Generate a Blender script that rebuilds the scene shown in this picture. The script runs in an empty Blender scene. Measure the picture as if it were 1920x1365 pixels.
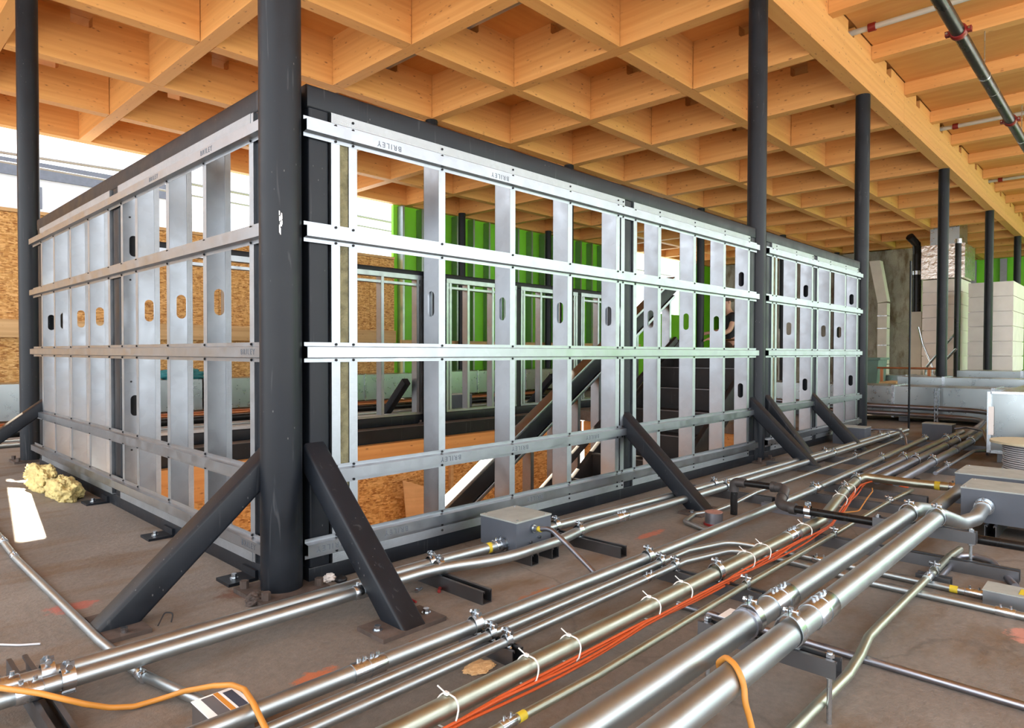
import bpy, math, random
from mathutils import Vector, Matrix
random.seed(7)
C = bpy.context.scene.collection
SC = bpy.context.scene
# ------------------------------------------------------------------ camera
cam = bpy.data.cameras.new('camera'); cam_o = bpy.data.objects.new('camera', cam); C.objects.link(cam_o)
cam.sensor_width = 36.0; cam.lens = 23.362; cam.clip_start = 0.02; cam.clip_end = 300
cam_o.matrix_world = Matrix(((0.69062984, 0.01131704, -0.72311987, 0), (-0.72320565, 0.01357742, -0.69049927, 0),
                             (0.00200369, 0.99984378, 0.01756152, 0.775), (0, 0, 0, 1)))
SC.camera = cam_o
# ------------------------------------------------------------------ sky, sun, exposure
W = bpy.data.worlds.new('sky'); SC.world = W; W.use_nodes = True
bg = W.node_tree.nodes['Background']; bg.inputs[0].default_value = (0.90, 0.95, 1.0, 1); bg.inputs[1].default_value = 3.0
sun = bpy.data.lights.new('sun', 'SUN'); sun.energy = 26.0; sun.angle = 0.006; sun.color = (1.0, 0.86, 0.66)
sun_o = bpy.data.objects.new('sun', sun); C.objects.link(sun_o)
sun_o.rotation_euler = Vector((-0.138, -1.0, -0.55)).to_track_quat('-Z', 'Y').to_euler(); sun_o.location = (2, 14, 9)
VS = SC.view_settings
VS.view_transform = 'Standard'; VS.look = 'None'; VS.exposure = 0.52; VS.gamma = 1.0; VS.use_curve_mapping = False
# ------------------------------------------------------------------ materials
def new_mat(name):
    m = bpy.data.materials.new(name); m.use_nodes = True
    nt = m.node_tree; return m, nt, nt.nodes['Principled BSDF']
def nd(nt, t, **k):
    n = nt.nodes.new(t)
    for a, v in k.items():
        if a in n.inputs: n.inputs[a].default_value = v
        else: setattr(n, a, v)
    return n
def ramp(nt, fac, stops):
    r = nt.nodes.new('ShaderNodeValToRGB'); nt.links.new(fac, r.inputs[0]); e = r.color_ramp.elements
    e[0].position, e[0].color = stops[0][0], (*stops[0][1], 1)
    e[1].position, e[1].color = stops[-1][0], (*stops[-1][1], 1)
    for p, c in stops[1:-1]:
        x = e.new(p); x.color = (*c, 1)
    return r.outputs[0]
def coords(nt, scale=(1, 1, 1), rand=True):
    tc = nt.nodes.new('ShaderNodeTexCoord'); mp = nt.nodes.new('ShaderNodeMapping'); mp.inputs['Scale'].default_value = scale
    if rand:
        oi = nt.nodes.new('ShaderNodeObjectInfo'); mu = nd(nt, 'ShaderNodeMath', operation='MULTIPLY'); mu.inputs[1].default_value = 37.0
        nt.links.new(oi.outputs['Random'], mu.inputs[0])
        ad = nd(nt, 'ShaderNodeVectorMath', operation='ADD'); nt.links.new(tc.outputs['Object'], ad.inputs[0]); nt.links.new(mu.outputs[0], ad.inputs[1])
        nt.links.new(ad.outputs[0], mp.inputs['Vector'])
    else: nt.links.new(tc.outputs['Object'], mp.inputs['Vector'])
    return mp.outputs[0]
def mixc(nt, fac, a, b, blend='MIX'):
    m = nt.nodes.new('ShaderNodeMix'); m.data_type = 'RGBA'; m.blend_type = blend
    for s, v in ((0, fac), (6, a), (7, b)):
        if isinstance(v, (int, float)): m.inputs[s].default_value = v
        elif isinstance(v, tuple): m.inputs[s].default_value = (*v, 1)
        else: nt.links.new(v, m.inputs[s])
    return m.outputs[2]
def noise(nt, vec, scale, detail=4, rough=0.55, dist=0.0):
    n = nd(nt, 'ShaderNodeTexNoise', Scale=scale, Detail=detail, Roughness=rough, Distortion=dist); nt.links.new(vec, n.inputs['Vector']); return n.outputs[0]
def bump(nt, b, h, strength=0.2, dist=0.01):
    n = nd(nt, 'ShaderNodeBump', Strength=strength, Distance=dist); nt.links.new(h, n.inputs['Height']); nt.links.new(n.outputs[0], b.inputs['Normal'])
def plain(name, col, rough=0.5, metal=0.0, var=0.12, scale=6.0, bmp=0.0):
    m, nt, b = new_mat(name); v = coords(nt)
    n = noise(nt, v, scale, 5)
    d = tuple(max(0, c * (1 - var)) for c in col); l = tuple(min(1, c * (1 + var)) for c in col)
    nt.links.new(ramp(nt, n, [(0.3, d), (0.7, l)]), b.inputs['Base Color'])
    b.inputs['Metallic'].default_value = metal
    nt.links.new(ramp(nt, noise(nt, v, scale * 2.3, 3), [(0.3, (rough * 0.85,) * 3), (0.7, (min(1, rough * 1.15),) * 3)]), b.inputs['Roughness'])
    if bmp: bump(nt, b, noise(nt, v, scale * 6, 3), bmp)
    return m
def galv(name, col=(0.385, 0.41, 0.44), r0=0.30, r1=0.42, scale=30):
    m, nt, b = new_mat(name); v = coords(nt)
    vo = nd(nt, 'ShaderNodeTexVoronoi', Scale=scale); nt.links.new(v, vo.inputs['Vector'])
    g = ramp(nt, vo.outputs['Color'], [(0.1, tuple(c * 0.955 for c in col)), (0.9, tuple(min(1, c * 1.02) for c in col))])
    s = ramp(nt, noise(nt, v, 3.0, 5), [(0.35, (0.93, 0.93, 0.93)), (0.65, (1, 1, 1))])
    nt.links.new(mixc(nt, 1.0, g, s, 'MULTIPLY'), b.inputs['Base Color'])
    b.inputs['Metallic'].default_value = 1.0
    nt.links.new(ramp(nt, noise(nt, v, 14.0, 4), [(0.3, (r0,) * 3), (0.7, (r1,) * 3)]), b.inputs['Roughness'])
    return m
def wood(name, c0, c1, knots=True, rough=0.6, along=(0.5, 9, 9)):
    m, nt, b = new_mat(name); v = coords(nt, along)
    n = noise(nt, v, 2.2, 6, 0.6, 0.4)
    col = ramp(nt, n, [(0.28, c0), (0.55, tuple((a + q) / 2 for a, q in zip(c0, c1))), (0.75, c1)])
    lam = noise(nt, coords(nt, (0.25, 0.3, 26)), 1.0, 1)
    col = mixc(nt, 0.35, col, ramp(nt, lam, [(0.35, tuple(x * 0.86 for x in c0)), (0.65, c1)]))
    if knots:
        v2 = coords(nt, (13, 34, 34)); vo = nd(nt, 'ShaderNodeTexVoronoi', Scale=1.0); nt.links.new(v2, vo.inputs['Vector'])
        k = ramp(nt, vo.outputs['Distance'], [(0.08, (0.9, 0.9, 0.9)), (0.30, (0, 0, 0))])
        gate = ramp(nt, noise(nt, v2, 0.8, 1), [(0.54, (0, 0, 0)), (0.66, (1, 1, 1))])
        kk = mixc(nt, 1.0, k, gate, 'MULTIPLY')
        col = mixc(nt, kk, col, (0.17, 0.06, 0.02))
    nt.links.new(col, b.inputs['Base Color']); b.inputs['Roughness'].default_value = rough
    bump(nt, b, n, 0.08, 0.004)
    return m
def osb(name):
    m, nt, b = new_mat(name); v = coords(nt)
    ws = ramp(nt, noise(nt, v, 16.0, 3), [(0.42, (0, 0, 0)), (0.58, (1, 1, 1))])
    col = None
    for sc, st in ((15, (1, 1, 4.6)), (17, (4.6, 1, 1.1)), (20, (1.3, 1.3, 4.2))):
        mp = nt.nodes.new('ShaderNodeMapping'); mp.inputs['Scale'].default_value = st; mp.inputs['Rotation'].default_value = (0.5 * sc, 0.3 * sc, 0.7 * sc)
        nt.links.new(v, mp.inputs['Vector'])
        vo = nd(nt, 'ShaderNodeTexVoronoi', Scale=sc); nt.links.new(mp.outputs[0], vo.inputs['Vector'])
        c = ramp(nt, vo.outputs['Color'], [(0.15, (0.30, 0.115, 0.022)), (0.45, (0.60, 0.31, 0.085)), (0.8, (0.80, 0.50, 0.20))])
        col = c if col is None else mixc(nt, ws, col, c)
    nt.links.new(col, b.inputs['Base Color']); b.inputs['Roughness'].default_value = 0.65
    return m
def concrete(name, base=(0.22, 0.185, 0.165), marks=()):
    m, nt, b = new_mat(name); v = coords(nt, rand=False)
    n = noise(nt, v, 1.1, 8, 0.65); f = noise(nt, v, 45.0, 4, 0.7)
    col = ramp(nt, n, [(0.3, tuple(x * 0.55 for x in base)), (0.5, base), (0.70, tuple(min(1, x * 1.55) for x in base))])
    col = mixc(nt, 0.35, col, ramp(nt, f, [(0.3, tuple(x * 0.55 for x in base)), (0.7, tuple(x * 1.4 for x in base))]))
    st = ramp(nt, noise(nt, coords(nt, (1.0, 2.6, 1), False), 1.6, 5, 0.6), [(0.49, (0, 0, 0)), (0.66, (0.85, 0.85, 0.85))])
    col = mixc(nt, st, col, (0.13, 0.075, 0.035))
    for (mx, my, rx, ry, mc) in marks:                      # sprayed layout marks on the slab
        mp = nt.nodes.new('ShaderNodeMapping'); mp.vector_type = 'POINT'
        mp.inputs['Location'].default_value = (-mx / rx, -my / ry, 0); mp.inputs['Scale'].default_value = (1 / rx, 1 / ry, 0)
        nt.links.new(v, mp.inputs['Vector'])
        ln = nd(nt, 'ShaderNodeVectorMath', operation='LENGTH'); nt.links.new(mp.outputs[0], ln.inputs[0])
        ad = nd(nt, 'ShaderNodeMath', operation='ADD'); nt.links.new(ln.outputs['Value'], ad.inputs[0])
        nn = nd(nt, 'ShaderNodeMath', operation='MULTIPLY'); nt.links.new(noise(nt, v, 22.0, 5, 0.7), nn.inputs[0]); nn.inputs[1].default_value = 1.1
        nt.links.new(nn.outputs[0], ad.inputs[1])
        fa = ramp(nt, ad.outputs[0], [(0.85, (0.75, 0.75, 0.75)), (1.5, (0, 0, 0))])
        col = mixc(nt, fa, col, mc)
    ck = nd(nt, 'ShaderNodeTexVoronoi', Scale=0.55, feature='DISTANCE_TO_EDGE')
    dv = nd(nt, 'ShaderNodeVectorMath', operation='MULTIPLY_ADD'); dv.inputs[1].default_value = (0.25,) * 3
    nc = nd(nt, 'ShaderNodeTexNoise', Scale=3.0, Detail=5.0); nt.links.new(v, nc.inputs['Vector'])
    nt.links.new(nc.outputs['Color'], dv.inputs[0]); nt.links.new(v, dv.inputs[2]); nt.links.new(dv.outputs[0], ck.inputs['Vector'])
    col = mixc(nt, ramp(nt, ck.outputs['Distance'], [(0.0, (0.35,) * 3), (0.0025, (0, 0, 0))]), col, (0.05, 0.04, 0.035))
    nt.links.new(col, b.inputs['Base Color'])
    nt.links.new(ramp(nt, n, [(0.3, (0.5,) * 3), (0.7, (0.75,) * 3)]), b.inputs['Roughness'])
    bump(nt, b, mixc(nt, 0.35, f, n), 0.6, 0.008)
    return m
def dark_steel(name, col, rough=0.42):
    m, nt, b = new_mat(name); v = coords(nt)
    n = noise(nt, v, 5.0, 6, 0.65)
    c = ramp(nt, n, [(0.3, tuple(x * 0.75 for x in col)), (0.7, tuple(x * 1.35 for x in col))])
    sp = nd(nt, 'ShaderNodeTexVoronoi', Scale=55.0); nt.links.new(coords(nt, (1, 1, 0.5)), sp.inputs['Vector'])
    k = ramp(nt, sp.outputs['Distance'], [(0.06, (1, 1, 1)), (0.12, (0, 0, 0))])
    g = ramp(nt, noise(nt, v, 4.0, 3), [(0.52, (0, 0, 0)), (0.62, (0.8, 0.8, 0.8))])
    c = mixc(nt, mixc(nt, 1.0, k, g, 'MULTIPLY'), c, (0.13, 0.13, 0.13))
    sc = ramp(nt, noise(nt, coords(nt, (22, 22, 1.6)), 2.0, 3, 0.6, 0.8), [(0.64, (0, 0, 0)), (0.70, (0.35, 0.35, 0.35))])
    c = mixc(nt, sc, c, (0.07, 0.073, 0.078))
    nt.links.new(c, b.inputs['Base Color']); b.inputs['Metallic'].default_value = 0.0; b.inputs['Specular IOR Level'].default_value = 0.28
    nt.links.new(ramp(nt, n, [(0.3, (rough * 0.8,) * 3), (0.7, (rough * 1.25,) * 3)]), b.inputs['Roughness'])
    return m
M = {}
M['galv'] = galv('galvanised_sheet'); M['conduit'] = galv('galvanised_conduit', (0.44, 0.475, 0.485), 0.38, 0.48, 18)
M['zinc'] = galv('zinc_fittings', (0.58, 0.62, 0.66), 0.2, 0.32, 40); M['strut'] = galv('strut_steel', (0.17, 0.17, 0.178), 0.38, 0.5, 20)
M['duct'] = galv('duct_sheet', (0.42, 0.46, 0.465), 0.26, 0.34, 0.3); M['greyconduit'] = galv('dull_conduit', (0.34, 0.345, 0.39), 0.32, 0.44, 18)
M['knurl'] = galv('knurled_flange', (0.42, 0.45, 0.48), 0.36, 0.46, 60)
M['steel'] = dark_steel('primed_steel', (0.0078, 0.0098, 0.0138)); M['blackpipe'] = dark_steel('black_iron', (0.010, 0.0095, 0.0095), 0.3)
M['fitting'] = plain('malleable_iron', (0.075, 0.068, 0.066), 0.55, 0.5, 0.25, 20, 0.1); M['screw'] = plain('black_screw', (0.02, 0.02, 0.022), 0.45, 0.5)
M['rust'] = plain('rusty_plate', (0.085, 0.062, 0.052), 0.75, 0.15, 0.45, 14, 0.15)
M['glulam'] = wood('glulam', (0.67, 0.315, 0.092), (0.77, 0.41, 0.142)); M['ply'] = wood('plywood', (0.60, 0.255, 0.065), (0.76, 0.40, 0.13), False, 0.65, (0.8, 5, 5))
M['plank'] = wood('pine_plank', (0.55, 0.32, 0.13), (0.76, 0.52, 0.26), True); M['osb'] = osb('osb')
M['floor'] = concrete('slab_concrete', (0.188, 0.162, 0.139), [(0.53, 2.35, 0.16, 0.11, (0.42, 0.11, 0.08)), (0.42, 1.86, 0.20, 0.10, (0.42, 0.10, 0.05)),
    (0.82, 1.42, 0.14, 0.08, (0.50, 0.13, 0.04)), (2.28, 0.23, 0.16, 0.10, (0.55, 0.22, 0.16)), (2.45, 1.52, 0.22, 0.06, (0.45, 0.12, 0.06)),
    (0.30, 2.95, 0.09, 0.05, (0.5, 0.1, 0.06)), (1.6, 1.40, 0.25, 0.06, (0.32, 0.12, 0.05)), (0.95, 2.1, 0.2, 0.12, (0.12, 0.05, 0.03))])
M['core'] = concrete('core_concrete', (0.36, 0.32, 0.28)); M['green'] = plain('green_membrane', (0.20, 0.64, 0.022), 0.45, 0, 0.12, 2.0)
M['white'] = plain('white_pipe', (0.50, 0.48, 0.43), 0.45, 0, 0.06); M['grey'] = plain('grey_enamel', (0.085, 0.096, 0.118), 0.5, 0.1, 0.08, 9)
M['greylid'] = plain('dusty_lid', (0.34, 0.36, 0.335), 0.6, 0.1, 0.12, 14); M['red'] = plain('red_coupling', (0.20, 0.012, 0.010), 0.42, 0, 0.15)
M['orange'] = plain('orange_cable', (0.60, 0.095, 0.018), 0.45, 0, 0.08); M['cord'] = plain('extension_cord', (0.56, 0.23, 0.035), 0.5, 0, 0.08)
M['yellow'] = plain('yellow_tape', (0.60, 0.46, 0.03), 0.5, 0, 0.1); M['nylon'] = plain('nylon_tie', (0.72, 0.70, 0.66), 0.4)
M['wool'] = plain('mineral_wool', (0.17, 0.155, 0.085), 0.95, 0, 0.45, 22, 0.6); M['batt'] = plain('yellow_batt', (0.60, 0.48, 0.20), 0.95, 0, 0.35, 16, 0.8)
M['wrap'] = plain('wrapped_sheet', (0.80, 0.74, 0.70), 0.5, 0, 0.08, 3); M['foil'] = galv('foil_wrap', (0.78, 0.70, 0.62), 0.18, 0.3, 8)
M['paper'] = plain('paper', (0.80, 0.80, 0.80), 0.7, 0, 0.05); M['stair'] = dark_steel('stair_steel', (0.022, 0.020, 0.020), 0.5)
M['letter'] = plain('punched_lettering', (0.16, 0.18, 0.21), 0.5, 0.6); M['facade'] = plain('white_facade', (0.30, 0.30, 0.345), 0.8, 0, 0.04)
M['slate'] = plain('facade_band', (0.05, 0.055, 0.08), 0.6); M['ground'] = plain('street', (0.55, 0.54, 0.52), 0.9)
M['skin'] = plain('skin', (0.60, 0.34, 0.24), 0.5, 0, 0.05); M['shirt'] = plain('black_shirt', (0.018, 0.019, 0.022), 0.8); M['trousers'] = plain('brown_trousers', (0.10, 0.06, 0.04), 0.85)
M['hair'] = plain('hair', (0.05, 0.03, 0.02), 0.6); M['leather'] = plain('leather', (0.16, 0.07, 0.03), 0.6); M['tote'] = plain('green_tote', (0.10, 0.17, 0.13), 0.5)
M['teal'] = plain('teal_plastic', (0.03, 0.20, 0.22), 0.5); M['tan'] = wood('tan_sheet', (0.62, 0.36, 0.16), (0.74, 0.46, 0.22), False)
M['copper'] = plain('copper_pipe', (0.42, 0.16, 0.07), 0.4, 0.8); M['cap'] = plain('rusty_cap', (0.30, 0.15, 0.12), 0.7, 0, 0.2, 30); M['olive'] = galv('olive_conduit', (0.44, 0.46, 0.38), 0.36, 0.46, 18); M['jacket'] = plain('pale_jacket', (0.50, 0.50, 0.52), 0.45, 0, 0.05); M['blackcable'] = plain('jacket_grey', (0.10, 0.10, 0.11), 0.5); M['spoolwood'] = wood('spool_ply', (0.52, 0.46, 0.30), (0.66, 0.60, 0.42), False)
# bump detail on some sheet and foil materials
def add_bump(m, scale, strength, stretch=(1, 1, 1), wave=False, det=4):
    nt = m.node_tree; b = nt.nodes['Principled BSDF']; v = coords(nt, stretch)
    if wave:
        w = nd(nt, 'ShaderNodeTexVoronoi', Scale=scale); nt.links.new(v, w.inputs['Vector']); h = w.outputs['Distance']
    else: h = noise(nt, v, scale, det, 0.6, 0.6 if det > 2 else 0.0)
    bump(nt, b, h, strength, 0.01)
def knurl_dots(m):
    nt = m.node_tree; b = nt.nodes['Principled BSDF']; v = coords(nt, rand=False); prod = None
    for d in ('X', 'Y', 'Z'):
        w = nd(nt, 'ShaderNodeTexWave', Scale=75.0, bands_direction=d); nt.links.new(v, w.inputs['Vector']); prod = w.outputs['Fac'] if prod is None else mixc(nt, 1.0, prod, w.outputs['Fac'], 'MULTIPLY')
    bump(nt, b, prod, 0.4, 0.0015)
add_bump(M['foil'], 9, 1.0); add_bump(M['duct'], 1.1, 0.5, det=0); add_bump(M['galv'], 1.6, 0.25, (1, 1, 0.3), det=0); knurl_dots(M['knurl']); add_bump(M['wrap'], 2.0, 0.3, det=1)
# ------------------------------------------------------------------ mesh building
class MB:
    def __init__(s): s.v = []; s.f = []
    def add(s, vs, fs):
        o = len(s.v); s.v += [tuple(p) for p in vs]; s.f += [[i + o for i in f] for f in fs]; return s
    def box(s, x0, x1, y0, y1, z0, z1):
        return s.add([(x0, y0, z0), (x1, y0, z0), (x1, y1, z0), (x0, y1, z0), (x0, y0, z1), (x1, y0, z1), (x1, y1, z1), (x0, y1, z1)],
                     [(0, 3, 2, 1), (4, 5, 6, 7), (0, 1, 5, 4), (1, 2, 6, 5), (2, 3, 7, 6), (3, 0, 4, 7)])
    def prism(s, poly, o, u, w, d):
        """poly (a,b) in plane o + a*u + b*w, extruded by vector d"""
        o, u, w, d = Vector(o), Vector(u), Vector(w), Vector(d); n = len(poly)
        a = [o + u * p + w * q for p, q in poly]; b = [p + d for p in a]
        s.add(a + b, [list(range(n))[::-1], list(range(n, 2 * n))] + [(i, (i + 1) % n, n + (i + 1) % n, n + i) for i in range(n)])
        return s
    def ring(s, pts_list, caps=True, closed=False):
        n = len(pts_list[0]); o = len(s.v); k = len(pts_list)
        for r in pts_list: s.v += [tuple(p) for p in r]
        for j in range(k if closed else k - 1):
            a, b = o + j * n, o + ((j + 1) % k) * n
            for i in range(n): s.f.append([a + i, a + (i + 1) % n, b + (i + 1) % n, b + i])
        if caps and not closed:
            s.f.append(list(range(o, o + n))[::-1]); s.f.append(list(range(o + (k - 1) * n, o + k * n)))
        return s
    def tube(s, path, r, n=16, caps=True, closed=False, hollow=False):
        P = [Vector(p) for p in path]; rings = []; k = len(P)
        t = (P[1] - P[0]).normalized(); up = Vector((0, 0, 1)) if abs(t.z) < 0.9 else Vector((1, 0, 0))
        a = t.cross(up).normalized()
        for i in range(k):
            if closed: t = (P[(i + 1) % k] - P[i - 1]).normalized()
            else: t = ((P[min(i + 1, k - 1)] - P[i]).normalized() + (P[i] - P[max(i - 1, 0)]).normalized()).normalized() if 0 < i < k - 1 else (P[min(i + 1, k - 1)] - P[max(i - 1, 0)]).normalized()
            a = (a - t * a.dot(t)).normalized(); b = t.cross(a)
            rr = r[i] if isinstance(r, (list, tuple)) else r
            rings.append([P[i] + (a * math.cos(q) + b * math.sin(q)) * rr for q in [2 * math.pi * j / n for j in range(n)]])
        return s.ring(rings, caps, closed)
    def cyl(s, p0, p1, r, n=16, r1=None): return s.tube([p0, p1], [r, r if r1 is None else r1], n)
    def lathe(s, prof, c, n=24, ax='z'):
        rings = []
        for r, h in prof:
            rings.append([(c[0] + r * math.cos(q), c[1] + r * math.sin(q), c[2] + h) for q in [2 * math.pi * j / n for j in range(n)]])
        return s.ring(rings)
WL = {}
def wl(p):
    return WL.get(p.name, Vector((0, 0, 0))) if p is not None else Vector((0, 0, 0))
def to_mesh(name, mb, mat, off=Vector((0, 0, 0)), smooth=True):
    me = bpy.data.meshes.new(name); me.from_pydata([(p[0] - off.x, p[1] - off.y, p[2] - off.z) for p in mb.v], [], mb.f); me.update()
    me.materials.append(mat)
    if smooth:
        me.shade_smooth(); me.set_sharp_from_angle(angle=math.radians(38))
    return me
def tag(o, label=None, cat=None, group=None, kind=None):
    for k, v in (('label', label), ('category', cat), ('group', group), ('kind', kind)):
        if v: o[k] = v
    return o
def part(name, mb, mat, parent, label=None, kind=None):
    """a part: world-coordinate mesh hung under its thing"""
    o = bpy.data.objects.new(name, to_mesh(name, mb, M[mat], wl(parent))); C.objects.link(o); o.parent = parent; WL[o.name] = wl(parent)
    return tag(o, label, None, None, kind)
def solo(name, mb, mat, label, cat, group=None, kind=None, origin=None):
    """a thing that is one mesh"""
    if origin is None:
        n = len(mb.v); origin = Vector((sum(p[0] for p in mb.v) / n, sum(p[1] for p in mb.v) / n, min(p[2] for p in mb.v)))
    origin = Vector(origin)
    o = bpy.data.objects.new(name, to_mesh(name, mb, M[mat], origin)); C.objects.link(o); o.location = origin; WL[o.name] = origin
    return tag(o, label, cat, group, kind)
def thing(name, loc, label, cat, group=None):
    o = bpy.data.objects.new(name, None); o.empty_display_size = 0.1; C.objects.link(o); o.location = loc; WL[o.name] = Vector(loc)
    return tag(o, label, cat, group)
def inst(name, me, loc, parent=None, rotz=0.0, label=None, kind=None):
    o = bpy.data.objects.new(name, me); C.objects.link(o); o.parent = parent
    o.location = Vector(loc) - wl(parent); o.rotation_euler = (0, 0, rotz); WL[o.name] = Vector(loc)
    return tag(o, label, None, None, kind)
def fillet(pts, rad, seg=7):
    P = [Vector(p) for p in pts]; out = [P[0]]
    for i in range(1, len(P) - 1):
        a, b = (P[i - 1] - P[i]), (P[i + 1] - P[i]); la, lb = a.length, b.length; a.normalize(); b.normalize()
        ang = a.angle(b)
        if ang > math.pi - 0.012: out.append(P[i]); continue
        d = min(rad / math.tan(ang / 2), la * 0.48, lb * 0.48); s, e = P[i] + a * d, P[i] + b * d
        for k in range(seg + 1):
            t = k / seg; out.append(s * (1 - t) ** 2 + P[i] * 2 * t * (1 - t) + e * t ** 2)
    out.append(P[-1]); return out
def rrect(w, h, r=0.008, n=3):
    out = []
    for cx, cy, a0 in ((w / 2 - r, h / 2 - r, 0), (-w / 2 + r, h / 2 - r, 90), (-w / 2 + r, -h / 2 + r, 180), (w / 2 - r, -h / 2 + r, 270)):
        for k in range(n + 1):
            a = math.radians(a0 + 90 * k / n); out.append((cx + r * math.cos(a), cy + r * math.sin(a)))
    return out
def hss(mb, p0, p1, w, h, side=None, r=0.008):
    """square steel tube between two points; w along side, h across"""
    p0, p1 = Vector(p0), Vector(p1); t = (p1 - p0).normalized()
    sd = Vector(side) if side else (Vector((0, 0, 1)).cross(t) if abs(t.z) < 0.9 else Vector((1, 0, 0))); sd = (sd - t * sd.dot(t)).normalized()
    return mb.prism(rrect(w, h, r), p0, sd, t.cross(sd), p1 - p0)
# ------------------------------------------------------------------ the setting: slab, pit, deck, beams
fl = MB(); PX0, PX1, PY0, PY1 = 1.16, 7.05, 2.17, 5.54
fl.box(-2.2, PX0, -2.8, 9.3, -0.13, 0).box(PX1, 24, -2.8, 9.3, -0.13, 0).box(PX0, PX1, -2.8, PY0, -0.13, 0).box(PX0, PX1, PY1, 9.3, -0.13, 0)
floor = tag(part('floor', fl, 'floor', None), 'brown grey concrete slab with sprayed orange marks and a stair opening', None, None, 'structure')
pit = MB().box(PX0 - 0.1, PX1 + 0.1, PY0 - 0.1, PY1 + 0.4, -3.1, -3.0)
tag(part('floor', pit, 'core', None), 'storey floor at the foot of the stair opening', None, None, 'structure')
rim = tag(part('trim_1', MB().box(PX0, PX1, PY1 - 0.012, PY1 - 0.001, -0.135, -0.002), 'steel', None), 'dark steel slab edge of the stair opening', None, None, 'structure')
w_pit = tag(part('wall_pit', MB().box(PX0 - 0.02, PX1 + 0.02, PY1 + 0.02, PY1 + 0.10, -3.0, -0.135), 'plank', None), 'wood lined wall below the slab in the stair opening', None, None, 'structure')
part('glulam_beam', MB().box(PX0, PX1, PY1 - 0.10, PY1 + 0.015, -0.415, -0.137), 'glulam', w_pit)
part('glulam_beam', MB().box(PX1 + 0.02, PX1 + 0.12, PY0, PY1 - 0.11, -0.415, -0.137), 'glulam', w_pit)
part('glulam_beam', MB().box(PX0 - 0.1, PX0 - 0.02, PY0, PY1 - 0.11, -0.415, -0.137), 'glulam', w_pit)
x = PX0
while x < PX1 - 0.1:
    x2 = min(x + 1.2, PX1); part('osb_panel', MB().box(x + 0.004, x2 - 0.004, PY1 - 0.06, PY1 - 0.042, -2.95, -0.42), 'osb', w_pit)
    part('pine_stud', MB().box(x - 0.02, x + 0.02, PY1 - 0.10, PY1 - 0.061, -2.95, -0.42), 'plank', w_pit); x += 1.2
part('osb_panel', MB().box(PX1 + 0.03, PX1 + 0.05, PY0, PY1 - 0.12, -2.95, -0.42), 'osb', w_pit)
part('osb_panel', MB().box(PX0 - 0.05, PX0 - 0.03, PY0, PY1 - 0.12, -2.95, -0.42), 'osb', w_pit)
part('osb_panel', MB().box(PX0, PX1, PY0 - 0.05, PY0 - 0.03, -2.95, -0.16), 'osb', w_pit)
ZB, ZD = 3.274, 3.72
ceil = tag(part('ceiling', MB().box(-2.2, 24, -2.8, 9.30, ZD + 0.02, ZD + 0.12), 'ply', None), 'timber roof deck over a waffle grid of orange glulam beams', None, None, 'structure')
XI = lambda i: 1.03 + 1.2 * i
YJ = lambda j: 2.01 + 1.2 * j
H = ZD - ZB
def beam_mesh(name, L, notches, h=H, w=0.12):
    poly = [(-L / 2, 0), (L / 2, 0), (L / 2, h)]
    for c in sorted(notches, reverse=True): poly += [(c + 0.085, h), (c + 0.085, h - 0.085), (c + 0.065, h - 0.105), (c - 0.085, h - 0.105), (c - 0.085, h)]
    poly.append((-L / 2, h))
    return to_mesh(name, MB().prism(poly, (0, -w / 2, 0), (1, 0, 0), (0, 0, 1), (0, w, 0)), M['glulam'])
B2 = beam_mesh('glulam_beam', 2.268, (-0.6, 0.6)); B1 = beam_mesh('glulam_beam', 1.068, (0,))
for i in range(-2, 19):
    for j in range(1, 6):
        if (i + j) % 2: inst('glulam_beam', B2, (XI(i), YJ(j), ZB), ceil)
        else: inst('glulam_beam', B2, (XI(i), YJ(j), ZB), ceil, math.pi / 2)
    if i % 2 == 0:
        for j in (0.5, 5.5): inst('glulam_beam', B1, (XI(i), YJ(j), ZB), ceil, math.pi / 2)
gx = [-2.0, 1.03, 4.63, 8.23, 11.83, 15.43, 19.03, 22.7]
for y, nm in ((YJ(0), 'glulam_girder'), (YJ(6), 'glulam_girder')):
    for a, b in zip(gx[:-1], gx[1:]):
        L = b - a - 0.004; c = (a + b) / 2
        nt_ = [XI(k) + 0.6 - c for k in range(-4, 19) if a + 0.1 < XI(k) + 0.6 < b - 0.1]
        inst(nm, beam_mesh(nm, L, nt_), (c, y, ZB), ceil)
PP = to_mesh('plywood_panel', MB().box(-0.597, 0.597, -0.597, 0.597, 0, 0.018), M['ply'])
for i in range(-2, 18):
    for j in range(6): inst('plywood_panel', PP, (XI(i) + 0.6, YJ(j) + 0.6, ZD), ceil, random.choice((0, math.pi / 2)))
PR = to_mesh('plywood_panel', MB().box(-1.197, 1.197, -0.597, 0.597, 0, 0.018), M['ply'])
JM = beam_mesh('timber_joist', 4.7, (), 0.132, 0.11)
for k in range(-7, 14):
    X = 7.08 + 1.195 * k
    inst('timber_joist', JM, (X, 1.948 - 2.35, 3.588), ceil, math.pi / 2)
    if k < 13:
        for q in range(2): inst('plywood_panel', PR, (X + 0.6, 0.74 - 2.4 * q, ZD), ceil, math.pi / 2)
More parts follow.
